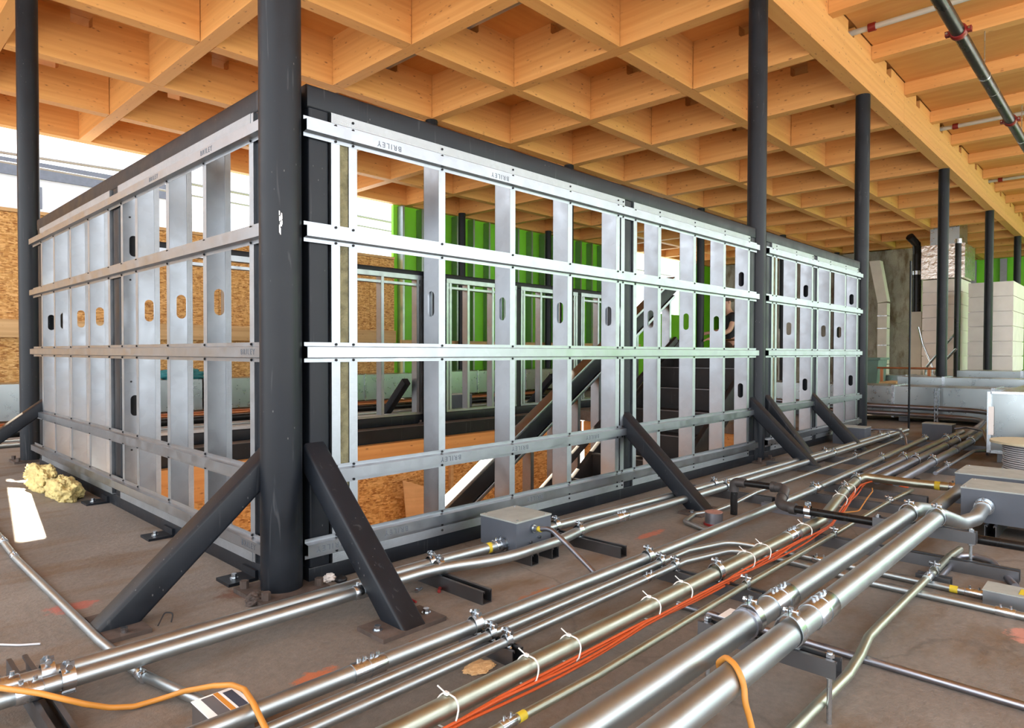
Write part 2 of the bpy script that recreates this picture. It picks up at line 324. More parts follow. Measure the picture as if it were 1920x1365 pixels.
# ------------------------------------------------------------------ outer walls
ow = tag(part('wall_back', MB().box(-2.2, 1.38, 9.22, 9.30, 0, ZB).box(1.38, 6.75, 9.22, 9.30, 0, 2.33), 'plank', None), 'orange board half wall below an open strip of sky, with an unseen full height stretch added to block sun', None, None, 'structure')  # full-height stretch at left is unseen, added to trim the sun patch
x = -1.06
while x < 6.6:
    x2 = min(x + 1.22, 6.75); top = ZB - 0.02 if x2 <= 1.4 else 2.33  # boards also run full height on the added stretch that blocks sun
    part('osb_panel', MB().box(x + 0.003, x2 - 0.003, 9.195, 9.215, 0.02, top), 'osb', ow); x += 1.22
part('plank_ledge', MB().box(1.2, 6.70, 9.08, 9.19, 0.93, 1.13), 'plank', ow); part('top_plate', MB().box(1.4, 6.75, 9.18, 9.31, 2.335, 2.375), 'plank', ow)
gw = tag(part('wall_green', MB().box(6.78, 14.15, 9.26, 9.32, 0, ZB), 'green', None), 'bright green membrane wall with steel studs', None, None, 'structure')
def stud_mesh(name, depth=0.15, fl_=0.04, h=3.25, slots=()):
    m = MB(); m.box(0, 0.0015, 0, depth, 0, h).box(0, fl_, 0, 0.0015, 0, h).box(0, fl_, depth - 0.0015, depth, 0, h); return m
GS = to_mesh('wall_stud', stud_mesh('s'), M['galv'])
x = 6.86
while x < 14.1:
    inst('wall_stud', GS, (x, 9.105, 0), gw); x += 0.406
part('timber_rail', MB().box(6.8, 14.1, 9.06, 9.10, 0.83, 0.98), 'plank', gw)
part('membrane_upper', MB().box(14.15, 24, 9.26, 9.32, 0, 1.80).box(16.4, 24, 9.26, 9.32, 1.80, ZB), 'green', gw)
cw = tag(part('wall_core', MB().box(18, 20.5, 4.02, 8.75, 0, 3.27), 'core', None), 'bare concrete core wall under the timber grid', None, None, 'structure')
for yy in (5.2, 6.4, 7.6): part('pour_seam', MB().box(17.994, 18.001, yy, yy + 0.02, 0, 3.26), 'core', cw)
fw = tag(part('wall_far', MB().box(21.6, 21.7, -2.8, 9.3, 0, ZD), 'green', None), 'bright green membrane wall behind the wrapped air units', None, None, 'structure')
for k in range(17): inst('wall_stud', GS, (21.45, 8.6 - k * 0.66, 0), fw, 0)
rw = tag(part('wall_right', MB().box(10.4, 21.6, -6.6, -6.5, -6.0, 2.45), 'green', None), 'unseen green membrane wall across the open edge of the slab at right, placed for green reflections', None, None, 'structure')  # out of view; position and height shaped so the steel reflects green
GS2 = to_mesh('wall_stud', stud_mesh('s', h=2.4), M['galv'])
x = 10.5
while x < 21.5: inst('wall_stud', GS2, (x, -6.49, 0), rw); x += 0.8
# ------------------------------------------------------------------ columns
def column(x, y, label, r=0.065):
    t = thing('steel_column', (x, y, 0), label, 'column', 'round steel columns')
    part('shaft', MB().tube([(x, y, 0.014), (x, y, ZB - 0.012)], r, 32), 'steel', t)
    part('base_plate', MB().box(x - 0.115, x + 0.115, y - 0.1, y + 0.1, 0, 0.014), 'rust', t)
    part('cap_plate', MB().cyl((x, y, ZB - 0.012), (x, y, ZB - 0.0005), r * 0.98, 24), 'steel', t)
    for dx in (-0.09, 0.09):
        for dy in (-0.075, 0.075): part('anchor_nut', MB().cyl((x + dx, y + dy, 0.014), (x + dx, y + dy, 0.038), 0.014, 6), 'rust', t)
    return t
c0 = column(1.035, 2.018, 'large scuffed steel column nearest the viewer at the enclosure corner', 0.0655)
mk = MB()
for k in range(14):
    a = math.radians(-118 + random.uniform(-3.2, 3.2)); z = 1.17 + random.uniform(-0.03, 0.04); rr = 0.0662
    q = [(1.035 + rr * math.cos(a + d), 2.018 + rr * math.sin(a + d), z + e) for d, e in ((0, 0), (0.05, random.uniform(-.004, .004)), (0.05, 0.012), (0.0, 0.015))]
    mk.add(q, [(0, 1, 2, 3)])
part('scraped_paint', mk, 'paper', c0, 'pale scraped patch at eye height')
for x, lb in ((4.645, 'steel column between the two long studded panels'), (7.05, 'steel column at the far end of the second studded panel'), (10.62, 'third steel column under the long girder past the enclosure'),
              (14.25, 'fourth steel column under the girder before the wrapped units'), (17.75, 'farthest steel column under the girder by the green wall')): column(x, 2.025, lb)
column(1.045, 5.70, 'steel column standing at the far left corner of the enclosure')
for x, lb in ((4.62, 'steel column on the far side of the stair opening, left of the stair'), (6.98, 'steel column on the far side of the opening beside the stair top'), (10.62, 'dark steel column behind the stair near the worker'),
              (14.2, 'distant steel column in the second row before the concrete core'), (17.6, 'most distant steel column in the second row close to the core')): column(x, 5.62, lb)
column(8.06, 8.95, 'dark steel column in front of the green wall, left one'); column(10.45, 8.95, 'dark steel column in front of the green wall, right one')
# ------------------------------------------------------------------ framed guard panels round the stair opening
def web_slots(m, x, y0, y1, z0, z1, slots, axis):
    """thin stud web with rounded knock-outs; axis 'y' runs y0..y1 at constant x, 'x' runs along x at constant y"""
    def P(a, z): return (x, a, z) if axis == 'y' else (a, x, z)
    c = (y0 + y1) / 2; zc = z0
    for (sz, w, h) in sorted(slots):
        a, b = sz - h / 2 - 0.01, sz + h / 2 + 0.01
        m.add([P(y0, zc), P(y1, zc), P(y1, a), P(y0, a)], [(0, 1, 2, 3)])
        r = w / 2
        arc = lambda t: [(c + t * r * math.sin(q), sz - h / 2 + r - r * math.cos(q)) for q in [k * math.pi / 2 / 5 for k in range(6)]] + [(c + t * r * math.cos(q), sz + h / 2 - r + r * math.sin(q)) for q in [k * math.pi / 2 / 5 for k in range(6)]]
        L = [(y0, a), (c, a)] + arc(-1) + [(c, b), (y0, b)]; R = [(y1, a), (c, a)] + arc(1) + [(c, b), (y1, b)]
        m.add([P(*p) for p in L], [list(range(len(L)))]); m.add([P(*p) for p in R], [list(range(len(R)))[::-1]])
        zc = b
    m.add([P(y0, zc), P(y1, zc), P(y1, z1), P(y0, z1)], [(0, 1, 2, 3)]); return m
def hat(mb, o, along, out, L):
    """furring hat channel: profile in (z, out), swept along"""
    pr = [(-0.033, 0), (-0.020, 0), (-0.0165, 0.022), (0.0165, 0.022), (0.020, 0), (0.033, 0), (0.033, 0.0012), (0.0208, 0.0012), (0.0173, 0.0232), (-0.0173, 0.0232), (-0.0208, 0.0012), (-0.033, 0.0012)]
    return mb.prism(pr, o, (0, 0, 1), out, Vector(along) * L)
def text_mesh(txt, size):
    cu = bpy.data.curves.new('lettering', 'FONT'); cu.body = txt; cu.size = size; cu.extrude = 0.0003; cu.align_x = 'CENTER'; cu.align_y = 'CENTER'; cu.space_character = 1.35
    o = bpy.data.objects.new('lettering', cu); C.objects.link(o); bpy.context.view_layer.update()
    me = bpy.data.meshes.new_from_object(o.evaluated_get(bpy.context.evaluated_depsgraph_get())); bpy.data.objects.remove(o); bpy.data.curves.remove(cu)
    me.materials.clear(); me.materials.append(M['letter']); me.name = 'lettering'; return me
LET = text_mesh('BRILEY', 0.027)
def lettering(parent, loc, rot):
    o = bpy.data.objects.new('lettering', LET); C.objects.link(o); o.parent = parent; o.location = Vector(loc) - wl(parent); o.rotation_euler = rot
    return o
RZ = (1.509, 1.168, 0.774, 0.361, 0.127)
def screws(mb, c, out):
    c = Vector(c); mb.cyl(c, c + Vector(out) * 0.003, 0.0046, 8); mb.cyl(c + Vector(out) * 0.003, c + Vector(out) * 0.005, 0.0024, 6)
def base_fix(t, x, y, sx, sy, z=0.0, th=0.012):
    bp = part('base_plate', MB().box(x - sx, x + sx, y - sy, y + sy, z, z + th), 'rust', t)
    return bp
def brace_xwall(t, xc, ytop, ztop, yf0, yf1, w=0.08):
    """raking tube from the face of a wall parallel to x down to a plate on the slab"""
    br = MB(); dz = ztop - 0.012; dy = ytop - yf0; k = dz / dy
    pts = [(yf0, 0.012), (yf1, 0.012), (ytop, 0.012 + k * (ytop - yf1)), (ytop, ztop)]
    r = 0.010
    prof = [(a, b) for a, b in rrect(w, 1, 0.0)] if False else None
    rings = []
    for (ya, za, yb, zb) in ((yf0, 0.012, yf1, 0.012), (ytop, ztop, ytop, 0.012 + k * (ytop - yf1))):
        ring = []
        for a, b in rrect(w, 0.08, 0.011):
            f = 0.5 - b / 0.08; ring.append((xc + a, ya + (yb - ya) * f, za + (zb - za) * f))
        rings.append(ring)
    br.ring(rings)
    b = part('brace', br, 'steel', t)
    part('base_plate', MB().box(xc - 0.05, xc + 0.05, yf0 - 0.03, yf1 + 0.03, 0, 0.012) if False else MB().box(xc - 0.11, xc + 0.11, (yf0 + yf1) / 2 - 0.062, (yf0 + yf1) / 2 + 0.062, 0, 0.012), 'rust', b)
    for dx in (-0.085, 0.085):
        yb = (yf0 + yf1) / 2; part('bolt', MB().cyl((xc + dx, yb, 0.012), (xc + dx, yb, 0.015), 0.014, 16).cyl((xc + dx, yb, 0.015), (xc + dx, yb, 0.026), 0.0095, 6), 'zinc', b)
    return b
def xpanel(nm, x0, x1, yf, studs, posts, rails_x, label, brs, wool=None, letters=(), toptracks=(), r4=()):
    """a panel parallel to x; yf = rail crown plane, frame behind it (+y)"""
    t = thing('guard_panel', ((x0 + x1) / 2, yf + 0.07, 0), label, 'wall panel')
    ys = yf + 0.023; yt = yf + 0.032
    part('top_beam', hss(MB(), (x0, yt + 0.05, 1.6145), (x1, yt + 0.05, 1.6145), 0.10, 0.077), 'steel', t)
    part('bottom_beam', hss(MB(), (x0, yt + 0.05, 0.030), (x1, yt + 0.05, 0.030), 0.10, 0.0585, r=0.005), 'steel', t)
    for p in posts: part('post', hss(MB(), (p + 0.0375, yt + 0.05, 0.060), (p + 0.0375, yt + 0.05, 1.576), 0.075, 0.10), 'steel', t)
    for a, b in toptracks:
        part('top_track', MB().box(a, b, ys - 0.0014, ys - 0.0002, 1.543, 1.5755).box(a, b, ys, ys + 0.092, 1.5755, 1.5767), 'knurl', t)
        part('bottom_track', MB().box(a, b, ys - 0.0014, ys - 0.0002, 0.0613, 0.0932).box(a, b, ys, ys + 0.092, 0.0601, 0.0613), 'knurl', t)
    sm = {}
    for sx, sl in studs:
        m = web_slots(MB(), sx, ys + 0.0005, ys + 0.092, 0.0618, 1.5745, sl, 'y')
        m2 = MB().box(sx, sx + 0.033, ys, ys + 0.0012, 0.0618, 1.5745)
        st = part('stud', m.box(sx, sx + 0.033, ys + 0.0908, ys + 0.092, 0.0618, 1.5745).box(sx + 0.0318, sx + 0.033, ys + 0.08, ys + 0.0908, 0.0618, 1.5745), 'galv', t)
        part('front_flange', m2, 'knurl', st)
    scr = MB()
    for z in RZ:
        for a, b in (r4 if z == RZ[3] and r4 else [rails_x]):
            rl = part('hat_channel', hat(MB(), (a, yf + 0.0226, z), (1, 0, 0), (0, -1, 0), b - a), 'galv', t)
        for sx, _ in studs:
            for s in (-1, 1): screws(scr, (sx + 0.016, yf + 0.0212, z + s * 0.0265), (0, -1, 0))
        for lx, lz in letters:
            if abs(lz - z) < 0.01: lettering(rl, (lx, yf - 0.0012, z), (math.pi / 2, math.pi, 0))
    for a, b in toptracks:
        for sx, _ in studs:
            if a < sx < b: screws(scr, (sx + 0.016, ys - 0.0014, 1.561), (0, -1, 0)); screws(scr, (sx + 0.016, ys - 0.0014, 0.079), (0, -1, 0))
    part('screws', scr, 'screw', t, None, 'stuff')
    if wool: part('mineral_wool', MB().box(wool[0], wool[1], ys + 0.004, ys + 0.088, 0.07, 1.57), 'wool', t, 'olive strip of mineral wool between double studs')
    for (xc, zt, f0, f1) in brs: brace_xwall(t, xc, yt, zt, f0, f1)
    return t
S1 = [(0.964, 0.038, 0.10)]; SN = []; SBX = [(0.514, 0.038, 0.10), (1.283, 0.038, 0.10)]
K = 0.967
def KX(L): return [round(v * K, 4) for v in L]
xpanel('p1', 1.118, 4.560, 1.963,
       [(1.200, SN), (1.268, SN), (1.668, S1), (2.066, S1), (2.460, S1), (2.855, S1), (2.900, SN), (3.016, SN), (3.262, S1), (3.662, S1), (4.056, S1), (4.420, SBX)],
       [1.122, 2.938, 4.480], (1.098, 4.56), 'long studded guard panel right of the nearest column', [(1.14, 0.475, 1.455, 1.575), (2.965, 0.460, 1.50, 1.62), (4.53, 0.465, 1.52, 1.64)],
       (1.234, 1.267), [(a * K, b) for a, b in ((1.50, RZ[4]), (2.28, RZ[4]), (1.77, RZ[3]), (2.18, RZ[3]), (2.72, RZ[3]), (1.47, RZ[0]), (2.05, RZ[0]), (1.22, RZ[4]))], [(1.20, 2.93), (3.016, 4.455)],
       [(1.20, 2.93), (3.015, 4.49)])
xpanel('p2', 4.745, 6.905, 1.963,
       [(4.822, SN), (4.888, SN), (5.271, S1), (5.622, SBX), (5.746, SN), (6.041, S1), (6.447, S1), (6.79, SBX)],
       [4.748, 5.665, 6.828], (4.725, 6.90), 'shorter studded guard panel beyond the second column', [(4.79, 0.47, 1.63, 1.75), (5.69, 0.45, 1.58, 1.70)],
       (4.856, 4.887), [], [(4.822, 5.66), (5.746, 6.825)], [(4.87, 5.66), (5.76, 6.90)])
def ypanel(xf, y0, y1, studs, posts, rails_y, label, brs):
    """a panel parallel to y; xf = rail crown plane, frame behind it (+x)"""
    t = thing('guard_panel', (xf + 0.07, (y0 + y1) / 2, 0), label, 'wall panel')
    xs = xf + 0.023; xt = xf + 0.032
    part('top_beam', hss(MB(), (xt + 0.045, y0, 1.6145), (xt + 0.045, y1, 1.6145), 0.09, 0.077), 'steel', t)
    part('bottom_beam', hss(MB(), (xt + 0.045, y0, 0.030), (xt + 0.045, y1, 0.030), 0.09, 0.0585, r=0.005), 'steel', t)
    for p in posts: part('post', hss(MB(), (xt + 0.045, p, 0.060), (xt + 0.045, p, 1.576), 0.09, 0.10), 'steel', t)
    for a, b in ((y0 + 0.1, 3.61), (3.74, y1 - 0.12)):
        part('top_track', MB().box(xs - 0.0014, xs - 0.0002, a, b, 1.543, 1.5755).box(xs, xs + 0.092, a, b, 1.5755, 1.5767), 'knurl', t)
        part('bottom_track', MB().box(xs - 0.0014, xs - 0.0002, a, b, 0.0613, 0.0932).box(xs, xs + 0.092, a, b, 0.0601, 0.0613), 'knurl', t)
    scr = MB()
    for sy, sl in studs:
        m = web_slots(MB(), sy, xs + 0.0005, xs + 0.092, 0.0618, 1.5745, sl, 'x')
        st = part('stud', m.box(xs + 0.0908, xs + 0.092, sy, sy + 0.033, 0.0618, 1.5745), 'galv', t)
        part('front_flange', MB().box(xs, xs + 0.0012, sy, sy + 0.033, 0.0618, 1.5745), 'knurl', st)
        part('rear_flange', MB().box(xs + 0.070, xs + 0.092, sy - 0.0016, sy - 0.0003, 0.0618, 1.5745), 'knurl', st)
        if len(sl) == 2:
            for z in (1.42, 1.12, 0.63, 0.30):
                for q in (0.03, 0.066): screws(scr, (xs + q, sy, z), (0, -1, 0))
    for z in RZ:
        rl = part('hat_channel', hat(MB(), (xf + 0.0226, rails_y[0], z), (0, 1, 0), (-1, 0, 0), rails_y[1] - rails_y[0]), 'galv', t)
        for sy, _ in studs:
            for s in (-1, 1): screws(scr, (xf + 0.0212, sy + 0.016, z + s * 0.0265), (-1, 0, 0))
        for ly in ((2.17, 2.62) if z == RZ[4] else (2.17,) if z == RZ[2] else (2.5, 3.05) if z == RZ[0] else ()):
            lettering(rl, (xf - 0.0012, ly, z), (math.pi / 2, 0, -math.pi / 2))
    part('screws', scr, 'screw', t, None, 'stuff')
    for (yc, zt, xf0, xf1) in brs:
        k = (zt - 0.012) / (xt - xf0); rings = []
        for (xa, za, xb, zb) in ((xf0, 0.012, xf1, 0.012), (xt, zt, xt, 0.012 + k * (xt - xf1))):
            ring = []
            for a, b in rrect(0.08, 0.08, 0.011):
                f = 0.5 - b / 0.08; ring.append((xa + (xb - xa) * f, yc + a, za + (zb - za) * f))
            rings.append(ring)
        b = part('brace', MB().ring(rings), 'steel', t); xm = (xf0 + xf1) / 2
        part('base_plate', MB().box(xm - 0.046, xm + 0.062, yc - 0.11, yc + 0.11, 0, 0.012), 'rust', b)
        for dy in (-0.085, 0.085): part('bolt', MB().cyl((xm, yc + dy, 0.012), (xm, yc + dy, 0.026), 0.0095, 6), 'zinc', b)
    for yy in (5.2, 3.88, 2.98, 2.22):
        f = part('angle_foot', MB().box(xt - 0.10, xt - 0.001, yy - 0.05, yy + 0.05, 0, 0.010).box(xt - 0.010, xt - 0.001, yy - 0.05, yy + 0.05, 0.010, 0.035), 'steel', t)
        part('bolt', MB().cyl((xt - 0.06, yy, 0.010), (xt - 0.06, yy, 0.013), 0.014, 14).cyl((xt - 0.06, yy, 0.013), (xt - 0.06, yy, 0.026), 0.009, 6), 'zinc', f)
    return t
KL = 0.952
ypanel(0.995, 2.09, 5.36, [(a * KL, b) for a, b in ((2.28, SN), (2.69, S1), (3.09, S1), (3.50, S1), (3.72, SBX), (3.935, SN), (4.31, S1), (4.70, S1), (5.10, S1), (5.44, S1))],
       [2.135, 3.675, 5.30], (2.075, 5.44), 'studded guard panel running back left of the nearest column', [(2.085, 0.475, 0.51, 0.63), (5.26, 0.46, 0.45, 0.57)])
# far panel with bays
t = thing('guard_panel', (4.2, 5.74, 0), 'low framed panel with open bays across the stair opening', 'wall panel'); YF = 5.70
part('top_beam', hss(MB(), (1.16, YF + 0.04, 1.6145), (8.4, YF + 0.04, 1.6145), 0.08, 0.077), 'steel', t)
part('bottom_beam', hss(MB(), (1.16, YF + 0.04, 0.05), (8.4, YF + 0.04, 0.05), 0.08, 0.098), 'steel', t)
for p in (1.2, 4.60, 4.86, 6.09, 7.32, 8.36): part('post', hss(MB(), (p, YF + 0.04, 0.10), (p, YF + 0.04, 1.576), 0.07, 0.08), 'steel', t)
for a, b, ss in ((1.24, 4.56, (1.62, 2.42, 3.22, 4.02)), (4.90, 6.05, (5.22, 5.62)), (6.13, 7.28, (6.50, 6.9)), (7.36, 8.32, (7.75, 8.1))):
    fr = MB().box(a, b, YF - 0.004, YF + 0.09, 1.555, 1.604).box(a, b, YF - 0.004, YF + 0.09, 0.101, 0.125).box(a, b, YF + 0.0, YF + 0.09, 1.49, 1.515)
    part('track', MB().box(a, b, YF - 0.004, YF + 0.09, 1.555, 1.604), 'galv', t); part('track', MB().box(a, b, YF - 0.004, YF + 0.09, 0.101, 0.125), 'galv', t); part('track', MB().box(a, b, YF + 0.003, YF + 0.085, 1.49, 1.515), 'galv', t)
    for s in (a, a + 0.045, b - 0.08, b - 0.035) + ss:
        part('stud', MB().box(s, s + 0.0015, YF, YF + 0.088, 0.126, 1.554).box(s, s + 0.035, YF, YF + 0.0015, 0.126, 1.554).box(s, s + 0.035, YF + 0.0865, YF + 0.088, 0.126, 1.554), 'galv', t)
for xc in (4.40, 6.85):
    part('brace', hss(MB(), (xc, YF + 0.08, 0.46), (xc, 6.25, 0.0), 0.08, 0.08), 'steel', t)
# ------------------------------------------------------------------ stair in the opening
st = thing('steel_stair', (4.5, 3.05, -3.0), 'dark steel stair rising to the right inside the opening', 'stair')
SL = 0.6; nz = lambda x: -0.045 + (x - 4.83) * 0.68
sy0, sy1 = 2.62, 3.50; X0, X1 = 1.9, 6.2
for yy, nm in ((sy0, 'stringer'), (sy1, 'stringer')):
    part(nm, hss(MB(), (X0, yy, nz(X0) - 0.06), (X1, yy, nz(X1) - 0.06), 0.05, 0.20, (0, 1, 0), 0.006), 'stair', st)
x = X0 + 0.05
while x < X1 - 0.05:
    z = nz(x) + 0.06; part('tread', MB().box(x, x + 0.29, sy0 + 0.03, sy1 - 0.03, z - 0.03, z).box(x, x + 0.02, sy0 + 0.03, sy1 - 0.03, z - 0.19, z - 0.03), 'stair', st)
    part('nosing', MB().box(x - 0.012, x + 0.03, sy0 + 0.03, sy1 - 0.03, z + 0.0005, z + 0.008), 'strut', st); x += 0.27
gz = lambda x: -0.309 + (x - 3.15) * 0.60
gr = part('guard_rail', hss(MB(), (2.3, 3.56, gz(2.3)), (6.1, 3.56, gz(6.1)), 0.10, 0.13, (0, 1, 0)), 'steel', st, 'dark sloping tube over framed guard')
part('guard_track', hss(MB(), (2.3, 3.56, gz(2.3) + 0.083), (6.1, 3.56, gz(6.1) + 0.083), 0.105, 0.025, (0, 1, 0), 0.003), 'galv', st)
part('guard_track', hss(MB(), (2.35, 3.56, gz(2.35) - 0.105), (6.1, 3.56, gz(6.1) - 0.105), 0.10, 0.03, (0, 1, 0), 0.003), 'galv', st)
x = 3.3
while x < 6.0:
    part('guard_stud', MB().box(x, x + 0.002, 3.515, 3.605, gz(x) - 0.95, gz(x) - 0.10).box(x, x + 0.035, 3.515, 3.517, gz(x) - 0.95, gz(x) - 0.10), 'galv', st); x += 0.30
part('lower_rail', hss(MB(), (2.9, 3.50, gz(2.9) - 0.55), (6.1, 3.50, gz(6.1) - 0.55), 0.04, 0.06, (0, 1, 0), 0.004), 'stair', st)
for xx in (2.2, 6.0): part('leg', hss(MB(), (xx, sy1 + 0.1, -3.0), (xx, sy1 + 0.1, nz(xx) - 0.1), 0.08, 0.08), 'stair', st)
# ------------------------------------------------------------------ conduit fittings
def coupling(parent, p, d, r, L=0.075, mat='zinc', nsc=2):
    p, d = Vector(p), Vector(d).normalized()
    m = MB().tube([p - d * L / 2, p - d * L * 0.46, p + d * L * 0.46, p + d * L / 2], [r * 1.06, r * 1.14, r * 1.14, r * 1.06], 20)
    m.tube([p - d * 0.002, p + d * 0.002], r * 1.19, 20)
    c = part('coupling', m, mat, parent)
    sc = MB()
    for s in ([-0.3, -0.12, 0.12, 0.3] if nsc == 4 else [-0.25, 0.25]):
        q = p + d * s * L; sc.cyl(q + Vector((0, 0, r * 1.05)), q + Vector((0, 0, r * 1.14 + 0.008)), 0.0045 if r > 0.015 else 0.003, 8)
    part('set_screw', sc, mat, c)
    return c
def band(parent, p, d, r, L=0.03, mat='yellow', k=1.015, name='tape', label=None):
    p, d = Vector(p), Vector(d).normalized(); return part(name, MB().tube([p - d * L / 2, p + d * L / 2], r * k, 20), mat, parent, label)
def conduit(label, pts, r, rad=0.1, mat='conduit', n=18, name='conduit', cat='conduit', group=None):
    P = fillet(pts, rad); t = thing(name, (P[0].x, P[0].y, max(0, P[0].z - r)), label, cat, group)
    part('pipe', MB().tube(P, r, n), mat, t); return t
def clamp(parent, x, y, z, r, zb, ax='x'):
    """two-piece strap with a bolt over the pipe, feet in the strut slot at zb"""
    u = Vector((0, 1, 0)) if ax == 'x' else Vector((1, 0, 0)); d = Vector((1, 0, 0)) if ax == 'x' else Vector((0, 1, 0))
    kk = 1.10 if r >= 0.022 else 1.02; c = Vector((x, y, z + r * (kk - 1.02))); k_ = kk; w = 0.026 if r > 0.012 else 0.02; m = MB(); th = 0.0022; k = k_
    for s in (-1, 1):
        out, inn = [], []
        for q in range(13):
            a = math.radians(92 - 4 - q * 13.5); o = u * (s * math.cos(a)) + Vector((0, 0, math.sin(a)))
            rr = r * k + (0.006 * max(0, math.sin(a)) ** 4); inn.append(c + o * rr); out.append(c + o * (rr + th))
        out.append(Vector((c.x, c.y, 0)) + u * s * (r * 0.55 + th) + Vector((0, 0, zb - 0.006))); inn.append(Vector((c.x, c.y, 0)) + u * s * (r * 0.55) + Vector((0, 0, zb - 0.006)))
        top_o, top_i = out[0] + Vector((0, 0, 0.012)), inn[0] + Vector((0, 0, 0.012)); out = [top_o] + out; inn = [top_i] + inn
        poly = out + inn[::-1]; n = len(poly); a_ = [p - d * w / 2 for p in poly]; b_ = [p + d * w / 2 for p in poly]; h = len(out)
        fs = []
        for i in range(h - 1):
            fs += [(i, i + 1, n + i + 1, n + i), (n - 1 - i - 1, n - 1 - i, 2 * n - 1 - i, 2 * n - 2 - i), (i, n - 1 - i, n - 2 - i, i + 1), (n + i, n + i + 1, 2 * n - 2 - i, 2 * n - 1 - i)]
        fs += [(0, n, 2 * n - 1, n - 1), (h - 1, h, n + h, n + h - 1)]
        m.add(a_ + b_, fs)
    cl = part('pipe_clamp', m, 'zinc', parent)
    top = c + Vector((0, 0, r * k + 0.014))
    part('clamp_bolt', MB().cyl(top - u * 0.016, top + u * 0.012, 0.003, 8).cyl(top + u * 0.010, top + u * 0.015, 0.0068, 6).cyl(top - u * 0.018, top - u * 0.014, 0.0065, 10)
         .cyl(top + Vector((0, 0, -0.004)), top + Vector((0, 0, 0.010)), 0.0042, 8), 'zinc', cl)
    return cl
def strut(label, x, y0, y1, z0=0.0, h=0.041, w=0.041, mat='strut', ax='y', rods=(), group=None):
    t = thing('strut_channel', ((x, (y0 + y1) / 2, 0) if ax == 'y' else ((y0 + y1) / 2, x, 0)), label, 'strut', group)
    g = 0.003; a = w / 2
    pr = [(-a, 0), (a, 0), (a, h), (a - 0.010, h), (a - 0.010, h - 0.007), (a - 0.0075, h - 0.007), (a - 0.0075, h - g), (a - g, h - g), (a - g, g), (-a + g, g), (-a + g, h - g), (-a + 0.0075, h - g), (-a + 0.0075, h - 0.007), (-a + 0.010, h - 0.007), (-a + 0.010, h), (-a, h)]
    if ax == 'y': part('channel', MB().prism(pr, (x, y0, z0), (1, 0, 0), (0, 0, 1), (0, y1 - y0, 0)), mat, t)
    else: part('channel', MB().prism(pr, (y0, x, z0), (0, 1, 0), (0, 0, 1), (y1 - y0, 0, 0)), mat, t)
    for ry in rods:
        part('threaded_rod', MB().cyl((x, ry, 0.0), (x, ry, z0 + h + 0.012), 0.0055, 10), 'zinc', t)
        part('nut', MB().cyl((x, ry, z0 + h), (x, ry, z0 + h + 0.008), 0.0095, 6).cyl((x, ry, z0 - 0.008), (x, ry, z0), 0.0095, 6), 'zinc', t)
    return t
# ------------------------------------------------------------------ conduit runs on the slab
X = Vector((1, 0, 0)); Y = Vector((0, 1, 0))
c1a = conduit('long silver conduit passing in front of the grey junction box by the panel', [(-0.4, 1.69, 0.06), (1.42, 1.688, 0.06), (1.62, 1.602, 0.06), (1.95, 1.605, 0.06), (2.16, 1.645, 0.06), (3.0, 1.622, 0.06), (4.9, 1.60, 0.06), (7.0, 1.60, 0.06)], 0.019, 0.5)
c1b = conduit('silver conduit ending in the left side of the grey junction box by the panel', [(-0.4, 1.749, 0.06), (1.5, 1.742, 0.06), (1.72, 1.728, 0.06), (1.764, 1.728, 0.06)], 0.019, 0.4)
c1c = conduit('silver conduit leaving the right side of the grey junction box along the panel foot', [(1.97, 1.752, 0.06), (2.11, 1.75, 0.06), (3.0, 1.70, 0.06), (5.0, 1.66, 0.06), (7.0, 1.66, 0.06)], 0.019, 0.5)
coupling(c1a, (2.41, 1.640, 0.06), X, 0.019, 0.085, nsc=4); coupling(c1a, (1.12, 1.688, 0.06), X, 0.019, 0.06); coupling(c1a, (0.30, 1.688, 0.06), X, 0.019, 0.05); coupling(c1b, (1.738, 1.728, 0.06), X, 0.0205, 0.045)
coupling(c1b, (0.27, 1.748, 0.06), X, 0.019, 0.05)
band(c1b, (1.690, 1.730, 0.06), X, 0.019, 0.022, label='yellow tape')
c2a = conduit('thickest of the three parallel silver conduits beside the panel braces', [(0.15, 1.278, 0.06), (1.2, 1.262, 0.06), (2.2, 1.25, 0.06), (3.5, 1.25, 0.06), (6.45, 1.33, 0.06)], 0.019, 0.5)
coupling(c2a, (0.856, 1.266, 0.06), X, 0.019, 0.085, nsc=4); coupling(c2a, (3.66, 1.2545, 0.06), X, 0.019, 0.07)
c2b = conduit('middle thin silver conduit of the three, turning right before the black pipe', [(0.25, 1.207, 0.053), (2.18, 1.20, 0.053), (2.52, 1.185, 0.022), (2.55, 0.95, 0.0125), (2.53, 0.37, 0.0125)], 0.0117, 0.16)
c2c = conduit('nearest thin silver conduit of the three, turning right across the slab', [(0.25, 1.149, 0.053), (2.06, 1.145, 0.053), (2.42, 1.128, 0.022), (2.45, 0.93, 0.0125), (2.41, 0.65, 0.0125), (2.405, -0.5, 0.0125)], 0.0117, 0.15)
coupling(c2c, (1.84, 1.146, 0.053), X, 0.0117, 0.055); coupling(c2b, (2.546, 0.86, 0.0125), Y, 0.0117, 0.05); coupling(c2c, (2.41, 0.29, 0.0125), Y, 0.0117, 0.05)
coupling(c2b, (2.53, 0.385, 0.0135), Y, 0.0117, 0.05); band(c2b, (2.531, 0.44, 0.0125), Y, 0.0117, 0.022, label='yellow tape')
c3 = conduit('fat silver conduit with white cable ties and orange cables along its side', [(0.3, 1.01, 0.064), (2.93, 0.988, 0.064), (3.58, 1.10, 0.07), (3.92, 1.14, 0.075), (4.06, 1.14, 0.08), (4.045, 0.90, 0.08), (4.04, 0.665, 0.085)], 0.0225, 0.12, 'olive')
